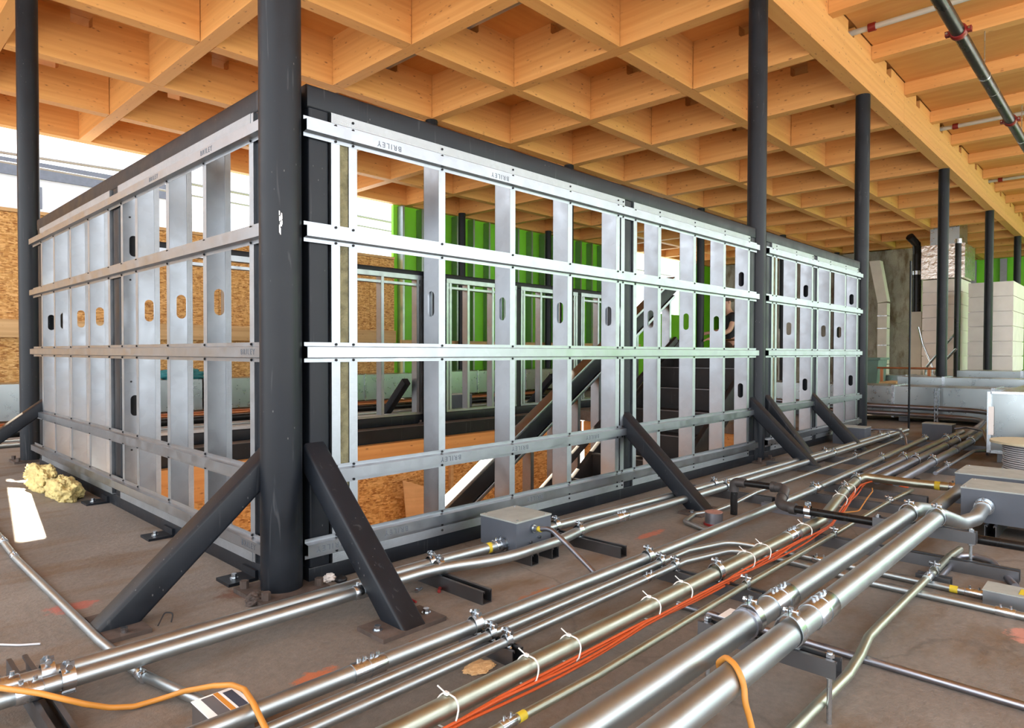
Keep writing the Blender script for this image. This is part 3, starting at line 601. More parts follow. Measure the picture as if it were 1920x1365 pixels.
coupling(c3, (2.62, 0.9905, 0.064), X, 0.0225, 0.10, nsc=4); band(c3, (4.04, 0.78, 0.0825), Y, 0.0225, 0.025, label='yellow tape'); coupling(c3, (4.04, 0.70, 0.084), Y, 0.0225, 0.06)
c4 = conduit('thin yellowish conduit with a yellow tape band between fat conduits', [(0.55, 0.905, 0.05), (1.2, 0.884, 0.05), (2.0, 0.896, 0.05), (2.8, 0.894, 0.05), (3.6, 0.90, 0.05), (4.0, 0.888, 0.05)], 0.0095, 0.3, 'olive')
band(c4, (0.962, 0.8915, 0.05), X, 0.0095, 0.02, k=1.05, label='yellow tape'); coupling(c4, (0.925, 0.893, 0.05), X, 0.0095, 0.04); coupling(c4, (3.64, 0.8985, 0.05), X, 0.0095, 0.045)
r5 = 0.0279
c5 = conduit('left one of the two big raised silver conduits', [(0.3, 0.644, 0.168), (2.95, 0.641, 0.168), (3.10, 0.640, 0.14), (3.22, 0.640, 0.115), (3.79, 0.640, 0.12)], r5, 0.12, n=24)
c6 = conduit('right one of the two big raised silver conduits with an elbow into the grey box', [(0.3, 0.550, 0.168), (2.90, 0.552, 0.168), (3.06, 0.515, 0.115), (3.20, 0.487, 0.112), (3.395, 0.487, 0.128)], r5, 0.10, n=24)
coupling(c5, (1.62, 0.642, 0.168), X, r5, 0.12, nsc=4); coupling(c6, (1.63, 0.5512, 0.168), X, r5, 0.12, nsc=4)
band(c5, (0.90, 0.6434, 0.168), X, r5, 1.08, 'conduit', 1.12, 'sleeve'); band(c5, (1.435, 0.6425, 0.168), X, r5, 0.02, 'greyconduit', 1.22, 'sleeve_collar', 'dark collar'); coupling(c6, (3.372, 0.487, 0.127), X, r5, 0.05)
c7 = conduit('offset bent silver conduit low on the slab right of the big pair', [(1.15, 0.494, 0.036),(1.331, 0.491, 0.036),(1.465, 0.489, 0.036),(1.629, 0.486, 0.036),(1.75, 0.496, 0.036),(1.881, 0.513, 0.036),(1.988, 0.514, 0.036),(2.261, 0.513, 0.036),(2.841, 0.509, 0.036),(2.969, 0.499, 0.036)], 0.0117, 0.06, 'olive')
coupling(c7, (2.52, 0.5095, 0.039), X, 0.0117, 0.055)
c8 = conduit('dull dark conduit lying across the slab under the big pair', [(1.80, 1.02, 0.0105), (1.80, -0.7, 0.0105)], 0.0098, mat='greyconduit')
c8b = conduit('dull short conduit lying on the slab behind the offset bent conduit', [(2.62, 0.50, 0.012), (2.95, 0.50, 0.012), (3.0, 0.47, 0.012), (2.97, 0.40, 0.012), (2.70, 0.30, 0.012)], 0.0117, 0.06, mat='greyconduit')
c9 = conduit('thin conduit running on the bare slab left of the leaning brace', [(0.53, 4.0, 0.0128), (0.500, 3.0, 0.0128), (0.508, 2.0, 0.0128), (0.520, 1.72, 0.0128), (0.572, 1.428, 0.022)], 0.0117, 0.3)
coupling(c9, (0.5005, 3.04, 0.0128), Y, 0.0117, 0.05); coupling(c9, (0.5215, 1.70, 0.0128), Y, 0.0117, 0.04); coupling(c9, (0.509, 3.30, 0.0145), Y, 0.0125, 0.05)
cl_ = conduit('thin silver conduit looping from the rusty cap and running past the brace feet', [(2.64, 1.352, 0.012), (2.655, 1.40, 0.012), (2.70, 1.50, 0.012), (2.86, 1.537, 0.012), (2.99, 1.495, 0.012), (3.15, 1.482, 0.02), (3.38, 1.468, 0.045), (4.93, 1.455, 0.052), (6.2, 1.495, 0.052), (6.75, 1.54, 0.052)], 0.0105, 0.05)
TX = []
for k, (lb, pts) in enumerate((('leftmost of three purple grey fat conduits sweeping toward the duct', [(4.085, 1.152, 0.069), (7.05, 1.182, 0.069)]),
        ('middle purple grey fat conduit curving along the duct at floor level', [(4.085, 1.082, 0.069), (6.9, 1.105, 0.069), (7.3, 1.12, 0.08), (8.22, 1.16, 0.10), (8.33, 1.95, 0.10), (8.33, 3.6, 0.10)]),
        ('rightmost purple grey fat conduit curving up along the duct side', [(4.085, 0.985, 0.069), (6.3, 1.005, 0.069), (6.8, 1.01, 0.09), (7.62, 1.04, 0.155), (8.33, 1.14, 0.178), (8.33, 1.9, 0.178), (8.33, 3.6, 0.178)]))):
    TX.append(conduit(lb, pts, 0.026, 0.6, 'greyconduit'))
coupling(TX[2], (5.72, 0.999, 0.069), X, 0.026, 0.10, 'strut'); coupling(TX[1], (5.95, 1.096, 0.069), X, 0.026, 0.10, 'strut')
conduit('thin dull conduit right of the purple grey trio', [(4.65, 0.912, 0.0515), (5.9, 0.915, 0.0515), (6.1, 0.865, 0.04), (6.5, 0.83, 0.03)], 0.0115, 0.08, 'greyconduit')
# struts and their clamps
def cl(t, *a): return clamp(t, *a)
s = strut('strut channel under the left pair of conduits beside the orange cord', 0.325, 1.30, 1.955); clamp(s, 0.37, 1.688, 0.06, 0.019, 0.041); clamp(s, 0.345, 1.748, 0.06, 0.019, 0.041)
s = strut('strut channel poking out past the brace foot with two clamps', 1.42, 1.46, 1.80); clamp(s, 1.42, 1.688, 0.06, 0.019, 0.041); clamp(s, 1.43, 1.742, 0.06, 0.019, 0.041)
s = strut('strut channel just right of the grey junction box', 2.10, 1.42, 1.80); clamp(s, 2.10, 1.634, 0.06, 0.019, 0.041); clamp(s, 2.095, 1.751, 0.06, 0.019, 0.041)
s = strut('short strut channel under the triple clamp near the front', 1.19, 1.115, 1.31)
for y, r, z in ((1.262, 0.019, 0.06), (1.2035, 0.0117, 0.053), (1.147, 0.0117, 0.053)): clamp(s, 1.185, y, z, r, 0.041)
s = strut('long strut channel under the three conduits and the cable tied one', 2.0, 0.84, 1.33)
for y, r, z in ((1.2515, 0.019, 0.06), (1.2005, 0.0117, 0.053), (1.145, 0.0117, 0.053), (0.9955, 0.0225, 0.064), (0.896, 0.0095, 0.05)): clamp(s, 2.0, y, z, r, 0.041)
s = strut('strut channel reaching right under the elbow end of the big pair', 2.80, 0.30, 0.96); clamp(s, 2.80, 0.894, 0.05, 0.0095, 0.041)
s = strut('strut channel under the swept bend of the cable tied conduit', 3.60, 0.84, 1.31); clamp(s, 3.60, 1.253, 0.06, 0.019, 0.041); clamp(s, 3.60, 0.90, 0.05, 0.0095, 0.041); clamp(s, 3.61, 1.104, 0.07, 0.0225, 0.041)
s = strut('strut channel behind the swept bend of the cable tied conduit', 3.92, 0.80, 1.30); clamp(s, 3.92, 1.14, 0.075, 0.0225, 0.041)
s = strut('near raised strut trestle carrying the two big conduits', 1.455, 0.452, 0.76, 0.104, 0.036, rods=(0.470, 0.745)); clamp(s, 1.455, 0.642, 0.168, r5, 0.14); clamp(s, 1.455, 0.551, 0.168, r5, 0.14)
s = strut('far raised strut trestle carrying the two big conduits', 2.84, 0.428, 0.76, 0.098, 0.042, rods=(0.445, 0.745)); clamp(s, 2.84, 0.641, 0.168, r5, 0.14); clamp(s, 2.84, 0.552, 0.168, r5, 0.14)
s = strut('strut channel under the offset bent conduit clamp', 2.60, 0.46, 0.56, 0.0, 0.026); clamp(s, 2.60, 0.5085, 0.0395, 0.0117, 0.026)
s = strut('strut channel past the second column between conduits', 4.98, 0.86, 1.78)
for y, r, z in ((1.60, 0.019, 0.06), (1.661, 0.019, 0.06), (1.456, 0.0105, 0.052), (1.29, 0.019, 0.06), (1.160, 0.026, 0.069), (1.088, 0.026, 0.069), (0.992, 0.026, 0.069), (0.913, 0.0115, 0.0515)): clamp(s, 4.98, y, z, r, 0.041)
s = strut('farther strut channel under the purple grey conduits', 6.35, 0.84, 1.76)
for y, r, z in ((1.60, 0.019, 0.06), (1.66, 0.019, 0.06), (1.501, 0.0105, 0.052), (1.326, 0.019, 0.06), (1.174, 0.026, 0.069), (1.100, 0.026, 0.069), (1.005, 0.026, 0.069)): clamp(s, 6.35, y, z, r, 0.041)
s = strut('strut channel between the conduits just past the second brace', 3.35, 1.36, 1.85); clamp(s, 3.35, 1.614, 0.06, 0.019, 0.041); clamp(s, 3.36, 1.69, 0.06, 0.019, 0.041)
strut('dull strut channel crossing under the black pipe', 3.22, 0.72, 1.36, mat='greyconduit'); strut('dull strut laid on the slab left of the long duct box', 4.45, 0.95, 1.85)
s = strut('upright slotted strut post standing against the long duct', 8.29, 1.52, 1.56) if False else None
# upright slotted strut
t = thing('strut_post', (8.30, 1.60, 0), 'upright slotted strut post in front of the long duct', 'strut')
m = MB()
for k in range(9): m.box(8.26, 8.264, 1.62 - 0.021, 1.62 - 0.008, 0.01 + k * 0.043, 0.053 + k * 0.043).box(8.26, 8.264, 1.62 + 0.008, 1.62 + 0.021, 0.01 + k * 0.043, 0.053 + k * 0.043).box(8.26, 8.264, 1.612, 1.628, 0.01 + k * 0.043, 0.024 + k * 0.043)
part('slotted_web', m.box(8.26, 8.30, 1.599, 1.602, 0, 0.397).box(8.26, 8.30, 1.638, 1.641, 0, 0.397), 'zinc', t)
# orange cables beside the fat conduit, with ties
for k in range(4):
    pts = []
    for q in range(0, 38):
        x = 0.62 + q * 0.0905; base = 1.008 - 0.0225 - 0.007 - (x - 0.3) * 0.0083
        if x > 2.93: base = 0.986 - 0.0295 + (x - 2.93) * 0.172
        w = max(0.0, math.sin(x * (4.1 + 0.7 * k) + k * 2.1)) * 0.008
        pts.append((x, base - 0.0068 * (k % 2) - w, 0.044 + 0.0075 * (k // 2) - w * 0.9))
    pts += [(4.03, 1.13 - 0.012 * k, 0.046 + 0.006 * k), (4.13, 1.12 - 0.012 * k, 0.05), (4.20, 1.03 - 0.01 * k, 0.03 + 0.006 * k), (4.22 + 0.01 * k, 0.96, 0.02)]
    solo('orange_cable', MB().tube(fillet(pts, 0.1, 2), 0.0032, 8), 'orange', 'thin orange cable tied to the side of the fat silver conduit', 'cable', 'orange cables along the fat conduit')
cb = MB().tube(fillet([(3.35, 1.03, 0.02), (3.45, 0.99, 0.015), (3.62, 1.0, 0.05), (3.82, 1.03, 0.05), (3.96, 1.07, 0.04)], 0.1, 4), 0.003, 8)
solo('orange_cable', cb, 'cord', 'single pale orange cable end straying from the bundle near the bend', 'cable')
for k, x in enumerate((0.859, 1.095, 1.245, 1.60, 1.775, 2.2, 2.33, 2.72, 3.4, 3.7)):
    y = 1.0125 - (x - 0.3) * 0.0083; z = 0.064
    if x > 2.93: y = 0.988 + (x - 2.93) * 0.172; z = 0.069
    lp = [(x + 0.012 * math.sin(a), y - (0.012 if math.cos(a) < -0.1 else 0) + math.cos(a) * (0.0245 if math.cos(a) > -0.1 else 0.03), z - (0.006 if math.sin(a) < 0 else 0) + math.sin(a) * 0.0245) for a in [2 * math.pi * j / 20 for j in range(20)]]
    tt = thing('cable_tie', (x, y, z - 0.03), ('first', 'second', 'third', 'fourth', 'fifth', 'sixth', 'seventh', 'eighth', 'ninth', 'last')[k] + ' white nylon cable tie from the front on the fat conduit', 'cable tie', 'cable ties on the fat conduit')
    part('strap', MB().tube(lp, 0.0019, 8, closed=True), 'nylon', tt)
    part('tail', MB().box(x + 0.004, x + 0.010, y - 0.006, y + 0.004, z + 0.0235, z + 0.030).cyl((x + 0.007, y, z + 0.026), (x - 0.006, y + 0.012, z + 0.043), 0.0016, 6), 'nylon', tt)
# black iron drain pipe with elbows
t = thing('black_pipe', (3.026, 1.419, 0), 'black iron pipe rising from the slab then crossing right under the big pair', 'pipe')
part('riser', MB().tube([(3.026, 1.419, 0.002), (3.026, 1.419, 0.13)], 0.0165, 18), 'blackpipe', t)
part('elbow', MB().tube(fillet([(3.026, 1.419, 0.112), (3.026, 1.419, 0.158), (3.03, 1.365, 0.158)], 0.045), 0.022, 18), 'fitting', t)
part('pipe', MB().tube([(3.03, 1.37, 0.158), (3.04, 1.225, 0.158)], 0.0155, 18), 'blackpipe', t)
part('elbow', MB().tube(fillet([(3.04, 1.235, 0.158), (3.035, 1.178, 0.158), (2.97, 1.165, 0.135)], 0.05), 0.022, 18).tube([(3.04, 1.245, 0.158), (3.04, 1.225, 0.158)], 0.0245, 18), 'fitting', t)
part('elbow', MB().tube(fillet([(2.985, 1.168, 0.14), (2.90, 1.155, 0.113), (2.885, 1.08, 0.108)], 0.05), 0.022, 18).tube([(2.975, 1.166, 0.137), (2.96, 1.164, 0.132)], 0.0245, 18).tube([(2.886, 1.10, 0.108), (2.885, 1.075, 0.108)], 0.0245, 18), 'fitting', t)
part('pipe', MB().tube([(2.885, 1.085, 0.1075), (2.872, -0.6, 0.104)], 0.0165, 20), 'blackpipe', t)
sp = strut('upturned strut block holding the black pipe clamp', 2.93, 1.005, 1.046, 0.0, 0.085, 0.09); clamp(sp, 2.884, 1.025, 0.1073, 0.0165, 0.085, 'y')
cp = thing('pipe_cap', (2.785, 1.40, 0), 'small rusty capped pipe stub ringed in red beside the loop of conduit', 'pipe cap')
part('stub', MB().cyl((2.785, 1.40, 0.001), (2.785, 1.40, 0.056), 0.039, 24), 'greyconduit', cp); part('cap', MB().cyl((2.785, 1.40, 0.0565), (2.785, 1.40, 0.0605), 0.0385, 24), 'cap', cp, 'rusty top'); part('collar', MB().cyl((2.785, 1.40, 0.0005), (2.785, 1.40, 0.010), 0.045, 24), 'red', cp, 'red ring')
# ------------------------------------------------------------------ junction boxes
def jbox(label, x0, x1, y0, y1, z0, z1, screws_=True, lid=0.006, mat='grey'):
    t = thing('junction_box', ((x0 + x1) / 2, (y0 + y1) / 2, z0), label, 'junction box')
    part('body', MB().box(x0, x1, y0, y1, z0, z1 - lid), mat, t)
    part('lid', MB().box(x0 - 0.002, x1 + 0.002, y0 - 0.002, y1 + 0.002, z1 - lid, z1), 'greylid', t)
    if screws_:
        for xx in (x0 + 0.018, x1 - 0.018):
            for yy in (y0 + 0.012, y1 - 0.012): part('lid_screw', MB().cyl((xx, yy, z1), (xx, yy, z1 + 0.003), 0.0045, 10), 'zinc', t)
    return t
j1 = jbox('grey junction box on little struts at the foot of the long panel', 1.77, 1.965, 1.666, 1.855, 0.041, 0.150)
for xx, zz in ((1.845, 0.062), (1.895, 0.073)): part('bolt', MB().cyl((xx, 1.664, zz), (xx, 1.658, zz), 0.0055, 10), 'zinc', j1)
part('hub', MB().cyl((1.7635, 1.728, 0.06), (1.7695, 1.728, 0.06), 0.026, 20), 'zinc', j1)
part('connector', MB().cyl((1.862, 1.664, 0.112), (1.862, 1.640, 0.112), 0.013, 18).cyl((1.862, 1.664, 0.112), (1.862, 1.657, 0.112), 0.0165, 16), 'zinc', j1)
for x, lb in ((1.80, 'left small strut under the grey junction box by the panel'), (1.915, 'right small strut under the grey junction box by the panel')):
    s = strut(lb, x, 1.60, 1.84)
fx = thing('flexible_conduit', (1.862, 1.5, 0), 'bent flexible grey conduit dropping from the grey junction box to the slab', 'conduit')
P = fillet([(1.862, 1.639, 0.112), (1.866, 1.585, 0.125), (1.86, 1.50, 0.085), (1.835, 1.355, 0.018), (1.82, 1.30, 0.010)], 0.09, 6); part('pipe', MB().tube(P, 0.0095, 16), 'greyconduit', fx); band(fx, (1.8625, 1.632, 0.1135), Y, 0.0095, 0.014, k=1.06, label='yellow tape')
j4 = jbox('large grey enclosure nearest the right edge with the big conduit entering it', 3.408, 3.668, -0.35, 0.572, 0.058, 0.200); part('hub', MB().cyl((3.394, 0.487, 0.128), (3.4075, 0.487, 0.1285), 0.037, 22), 'zinc', j4)
for y, lb in ((0.46, 'strut under the near end of the large grey enclosure'), (0.10, 'strut under the far end of the large grey enclosure')): strut(lb, y, 3.36, 3.70, 0.0, 0.058, 0.041, ax='x')
j5 = jbox('second large grey enclosure behind the nearest one at the right', 3.80, 4.09, -0.35, 0.662, 0.05, 0.200)
strut('strut under the second large grey enclosure', 0.40, 3.78, 4.12, 0.0, 0.05, 0.041, ax='x')
j2 = jbox('small grey junction box where the thick conduit ends before the duct', 6.84, 6.99, 1.22, 1.447, 0.0, 0.150, False); j3 = jbox('small grey junction box behind the last brace', 6.02, 6.20, 1.69, 1.94, 0.0, 0.150, False)
for lb, pts in (('flexible conduit curving from the small junction box behind the last brace', [(6.20, 1.74, 0.10), (6.3, 1.74, 0.115), (6.3, 1.50, 0.13), (6.05, 1.40, 0.10), (5.95, 1.36, 0.012)]),
                ('flexible conduit drooping from the small junction box before the duct', [(6.93, 1.218, 0.11), (6.93, 1.13, 0.13), (6.6, 0.96, 0.14), (6.25, 0.88, 0.08), (6.1, 0.86, 0.012)])):
    conduit(lb, pts, 0.010, 0.1, 'greyconduit', name='flexible_conduit')
bl = thing('floor_box', (0.572, 1.37, 0), 'small metal floor box with stained labels under the orange cord', 'box'); part('body', MB().box(0.53, 0.615, 1.318, 1.42, 0, 0.048), 'galv', bl)
part('cover', MB().box(0.528, 0.617, 1.316, 1.422, 0.048, 0.050), 'paper', bl, 'pale label cover')
part('label_strip', MB().box(0.545, 0.57, 1.325, 1.415, 0.0502, 0.0506), 'blackcable', bl, 'dark label strip'); part('label_strip', MB().box(0.572, 0.582, 1.32, 1.42, 0.0502, 0.0506), 'cord', bl, 'ochre label strip'); part('label_strip', MB().box(0.588, 0.608, 1.33, 1.41, 0.0502, 0.0506), 'slate', bl, 'grey label strip')
br = thing('floor_box', (2.53, 0.25, 0), 'small metal box with yellow cover where the thin conduit ends at right', 'box'); part('body', MB().box(2.48, 2.58, 0.20, 0.356, 0, 0.044), 'galv', br); part('cover', MB().box(2.478, 2.582, 0.198, 0.358, 0.044, 0.047), 'greylid', br); part('mark', MB().box(2.50, 2.56, 0.22, 0.27, 0.0472, 0.0478), 'yellow', br, 'yellow patch')
# cords
cd = [(0.207, 1.735, 0.088),(0.252, 1.683, 0.088),(0.303, 1.599, 0.088),(0.337, 1.567, 0.075),(0.374, 1.569, 0.05),(0.421, 1.58, 0.02),(0.465, 1.573, 0.008),(0.516, 1.565, 0.008),(0.549, 1.518, 0.03),(0.578, 1.431, 0.062),(0.596, 1.381, 0.075),(0.596, 1.322, 0.086),(0.583, 1.255, 0.088),(0.573, 1.205, 0.083),(0.565, 1.157, 0.075),(0.554, 1.099, 0.06)]
solo('extension_cord', MB().tube(fillet(cd, 0.05, 5), 0.0058, 12), 'cord', 'orange extension cord draped over the conduits at lower left', 'cord')
cd = [(1.23, 0.600, 0.13), (1.20, 0.592, 0.175), (1.183, 0.569, 0.1985), (1.17, 0.555, 0.2030), (1.162, 0.542, 0.2020), (1.155, 0.5315, 0.197), (1.149, 0.5215, 0.187), (1.149, 0.5165, 0.171), (1.140, 0.511, 0.15), (1.146, 0.507, 0.128), (1.150, 0.502, 0.103), (1.150, 0.493, 0.075), (1.15, 0.47, 0.02)]
solo('extension_cord', MB().tube(fillet(cd, 0.035, 5), 0.0056, 12), 'cord', 'orange cord looped over the right big conduit', 'cord')
# ------------------------------------------------------------------ ducts, spool and plant at the right
def duct(label, x0, x1, y0, y1, z0, z1, seams=(), ax='y', legs=(), cross=False):
    t = thing('air_duct', ((x0 + x1) / 2, (y0 + y1) / 2, z0), label, 'duct'); m = MB()
    m.box(x0, x1, y0, y1, z0, z1); part('casing', m, 'duct', t)
    for s in seams:
        if ax == 'y': part('flange', MB().box(x0 - 0.012, x1 + 0.012, s - 0.014, s + 0.014, z0 - 0.012, z1 + 0.012), 'zinc', t)
        else: part('flange', MB().box(s - 0.014, s + 0.014, y0 - 0.012, y1 + 0.012, z0 - 0.012, z1 + 0.012), 'zinc', t)
    for (lx, ly) in legs: part('foot', MB().box(lx - 0.02, lx + 0.02, ly - 0.05, ly + 0.05, 0, z0), 'strut', t)
    return t
duct('long shiny duct lying across behind the curving conduits', 8.45, 9.1, 0.6, 3.9, 0.06, 0.40, (2.08, 1.15, 3.1), legs=((8.6, 1.0), (8.6, 2.0), (8.6, 3.2), (8.95, 1.0), (8.95, 3.2)))
e = thing('air_duct', (6.6, 0.1, 0.10), 'open cross creased duct end box beside the cable spool at right', 'duct')
xe, y0, y1, z0, z1 = 5.72, -1.2, 0.79, 0.09, 0.49
part('casing', MB().box(xe + 0.002, 8.0, y0, y1, z0, z1), 'duct', e)
for q in range(2):
    ya, yb = y1 - q * 1.0, y1 - q * 1.0 - 0.98; yc, zc = (ya + yb) / 2, (z0 + z1) / 2
    part('creased_end', MB().add([(xe, ya, z0), (xe, yb, z0), (xe, yb, z1), (xe, ya, z1), (xe - 0.06, yc, zc)], [(0, 4, 1), (1, 4, 2), (2, 4, 3), (3, 4, 0)]), 'duct', e)
part('flange', MB().box(xe - 0.012, xe + 0.02, y1 - 0.004, y1 + 0.02, z0 - 0.015, z1 + 0.015).box(xe - 0.012, xe + 0.02, y0, y1, z1, z1 + 0.018).box(xe - 0.012, xe + 0.02, y0, y1, z0 - 0.018, z0), 'zinc', e)
part('mastic', MB().box(xe - 0.014, xe - 0.011, y1 - 0.02, y1 + 0.012, 0.2, 0.40), 'wrap', e); part('foot', MB().box(5.80, 5.84, 0.68, 0.76, 0, z0), 'strut', e); part('foot', MB().box(7.80, 7.84, 0.68, 0.76, 0, z0), 'strut', e); part('foot', MB().box(5.80, 5.84, -1.1, -1.0, 0, z0), 'strut', e)
duct('second shiny duct behind the long one at right', 9.55, 10.0, -0.5, 2.30, 0.10, 0.475, (1.8, 0.9), legs=((9.7, 2.1), (9.7, 0.5), (9.7, -0.3))); duct('third pale duct farther back at right', 11.1, 11.9, -1.2, 1.93, 0.12, 0.53, (1.2, 0.4), legs=((11.3, 1.7), (11.3, -0.8), (11.7, 0.4)))
duct('low duct under the orange bar behind the second duct', 12.6, 13.2, 2.4, 3.35, 0.06, 0.40, (2.9,), legs=((12.8, 3.2), (12.8, 2.6)))
duct('long silver duct along the far board wall left', -1.0, 3.2, 8.2, 8.7, 0.08, 0.445, (0.4, 1.9), 'x', legs=((-0.5, 8.4), (1.2, 8.4), (2.9, 8.4))); duct('long silver duct along the far wall behind the framed bays', 3.24, 6.6, 8.2, 8.7, 0.08, 0.445, (4.3, 5.5), 'x', legs=((3.6, 8.4), (6.2, 8.4)))
duct('silver duct along the green wall behind the framed bays', 6.64, 12.0, 8.15, 8.6, 0.10, 0.46, (7.7, 8.9, 10.2), 'x', legs=((7.0, 8.4), (9.5, 8.4), (11.6, 8.4)))
sp = thing('cable_spool', (5.33, 0.50, 0), 'wooden cable spool wound with grey cable beside the duct end', 'spool'); sc = (5.30, 0.50, 0)
part('lower_flange', MB().cyl((sc[0], sc[1], 0.0), (sc[0], sc[1], 0.014), 0.235, 40), 'spoolwood', sp); part('upper_flange', MB().cyl((sc[0], sc[1], 0.205), (sc[0], sc[1], 0.219), 0.235, 40), 'spoolwood', sp); part('core', MB().cyl((sc[0], sc[1], 0.014), (sc[0], sc[1], 0.205), 0.10, 20), 'spoolwood', sp)
for k in range(14):
    z = 0.0215 + k * 0.0132; rr = 0.163 + random.uniform(-0.003, 0.003)
    part('cable_turn', MB().tube([(sc[0] + rr * math.cos(a), sc[1] + rr * math.sin(a), z + 0.004 * math.sin(a)) for a in [2 * math.pi * j / 40 for j in range(40)]], 0.0045, 8, closed=True), 'jacket', sp)
part('cable_fill', MB().cyl((sc[0], sc[1], 0.0145), (sc[0], sc[1], 0.204), 0.158, 32), 'blackcable', sp)
# far plant
def panelbox(label, x0, x1, y0, y1, z0, z1, n, mat='wrap', cat='air unit', nm='air_unit'):
    t = thing(nm, ((x0 + x1) / 2, (y0 + y1) / 2, 0), label, cat); h = (z1 - z0) / n
    for k in range(n): part('panel', MB().box(x0 - 0.012 * (k % 2), x1, y0, y1, z0 + k * h + 0.006, z0 + (k + 1) * h - 0.006), mat, t)
    part('core_frame', MB().box(x0 + 0.03, x1 - 0.02, y0 + 0.02, y1 - 0.02, 0, z1 - 0.01), mat, t); return t
panelbox('tall pale wrapped air unit with seams left of the black pipe', 15.5, 16.6, 2.66, 3.30, 0.46, 2.25, 7)
ub = panelbox('wide pale wrapped air unit right of the black pipe', 14.5, 15.9, 1.70, 2.36, 0.46, 2.05, 6)
f = thing('foil_duct', (15.95, 2.97, 2.26), 'crumpled foil wrapped duct on top of the tall unit', 'duct'); part('wrap', MB().box(15.45, 16.5, 2.58, 3.32, 2.262, 2.93), 'foil', f); part('riser', MB().box(15.6, 16.4, 2.7, 3.2, 2.93, ZD + 0.01), 'duct', f)
d = thing('bent_duct', (17.6, 4.6, 0), 'pale flat duct kinking down the concrete core wall', 'duct')
part('slanted_piece', MB().prism([(4.85, 2.98), (4.62, 2.98), (4.45, 2.0), (4.66, 1.97)], (17.5, 0, 0), (0, 1, 0), (0, 0, 1), (0.25, 0, 0)), 'wrap', d); part('vertical_piece', MB().box(17.5, 17.75, 4.455, 4.655, 0, 1.96), 'wrap', d)
for z in (0.5, 0.95, 1.35, 1.65): part('seam', MB().box(17.49, 17.76, 4.45, 4.66, z, z + 0.02), 'zinc', d)
pp = thing('stack_pipe', (16.0, 3.5, 0), 'fat black flue pipe above a pale sleeve beside the tall unit', 'pipe'); part('flue', MB().cyl((16.0, 3.515, 1.64), (16.0, 3.515, 2.85), 0.085, 18), 'blackpipe', pp); part('elbow', MB().tube([(16.0, 3.515, 2.84), (15.95, 3.515, 3.06), (15.75, 3.6, 3.2)], 0.08, 14), 'blackpipe', pp)
part('sleeve', MB().box(15.9, 16.1, 3.40, 3.60, 0, 1.64), 'white', pp, 'pale square sleeve'); part('ring', MB().cyl((16.0, 3.515, 2.42), (16.0, 3.515, 2.5), 0.09, 18), 'zinc', pp)
b2 = thing('stack_pipe', (14.0, 2.47, 0), 'slim black vertical pipe between the two pale units', 'pipe'); part('flue', MB().cyl((14.0, 2.44, 0), (14.0, 2.44, 2.72), 0.05, 14), 'blackpipe', b2); part('cap', MB().cyl((14.0, 2.44, 2.72), (14.0, 2.44, 2.80), 0.06, 14), 'zinc', b2)
solo('thin_pole', MB().cyl((7.6, 1.725, 0), (7.6, 1.725, 1.70), 0.0095, 10), 'steel', 'very thin black pole standing alone before the long duct', 'pole')
solo('white_pipe', MB().cyl((15.3, 2.86, 0), (15.3, 2.86, 2.26), 0.04, 12), 'white', 'thin white pipe running up the front of the tall unit', 'pipe')
for k, (lb, a, b) in enumerate((('leaning silver duct pole crossing toward the black pipe', (14.4, 3.0, 0.5), (14.2, 2.45, 1.2)), ('second leaning silver pole below the first one', (13.9, 2.75, 0.45), (13.7, 2.4, 0.85)), ('flexible silver hose sagging beside the pale sleeve', (15.2, 3.30, 1.3), (15.2, 3.05, 0.5)))):
    solo('leaning_pipe', MB().tube(fillet([a, ((a[0] + b[0]) / 2, (a[1] + b[1]) / 2 + 0.05, (a[2] + b[2]) / 2 + 0.06), b, (b[0], b[1], 0.02)] if k == 2 else [(a[0], a[1], 0.02), a, b], 0.25, 6), 0.021, 10), 'zinc', lb, 'pipe')
tb = thing('plastic_tote', (12.1, 3.45, 0), 'dark green plastic tote left of the orange barrier bar', 'bin'); part('body', MB().prism([(3.22, 0), (3.75, 0), (3.80, 0.66), (3.17, 0.66)], (12.0, 0, 0), (0, 1, 0), (0, 0, 1), (0.5, 0, 0)), 'tote', tb); part('lid', MB().box(11.98, 12.54, 3.14, 3.83, 0.662, 0.70), 'tote', tb)
bb = thing('barrier_bar', (12.0, 2.8, 0), 'orange copper pipe bar on stands behind the ducts', 'rail'); part('bar', MB().cyl((12.0, 3.19, 0.535), (12.0, 2.30, 0.535), 0.017, 10), 'copper', bb)
for yy in (3.12, 2.45): part('stand', MB().box(11.98, 12.02, yy - 0.02, yy + 0.02, 0, 0.52), 'copper', bb)
tt = thing('timber_stack', (10.4, 2.7, 0), 'small stack of dark timber offcuts on the slab behind the long duct', 'timber')
for k in range(4): part('board', MB().box(10.1, 10.7, 2.36 + 0.03 * k, 2.72 - 0.02 * k, 0.01 + k * 0.095, 0.095 + k * 0.095), 'leather' if k < 2 else 'plank', tt)
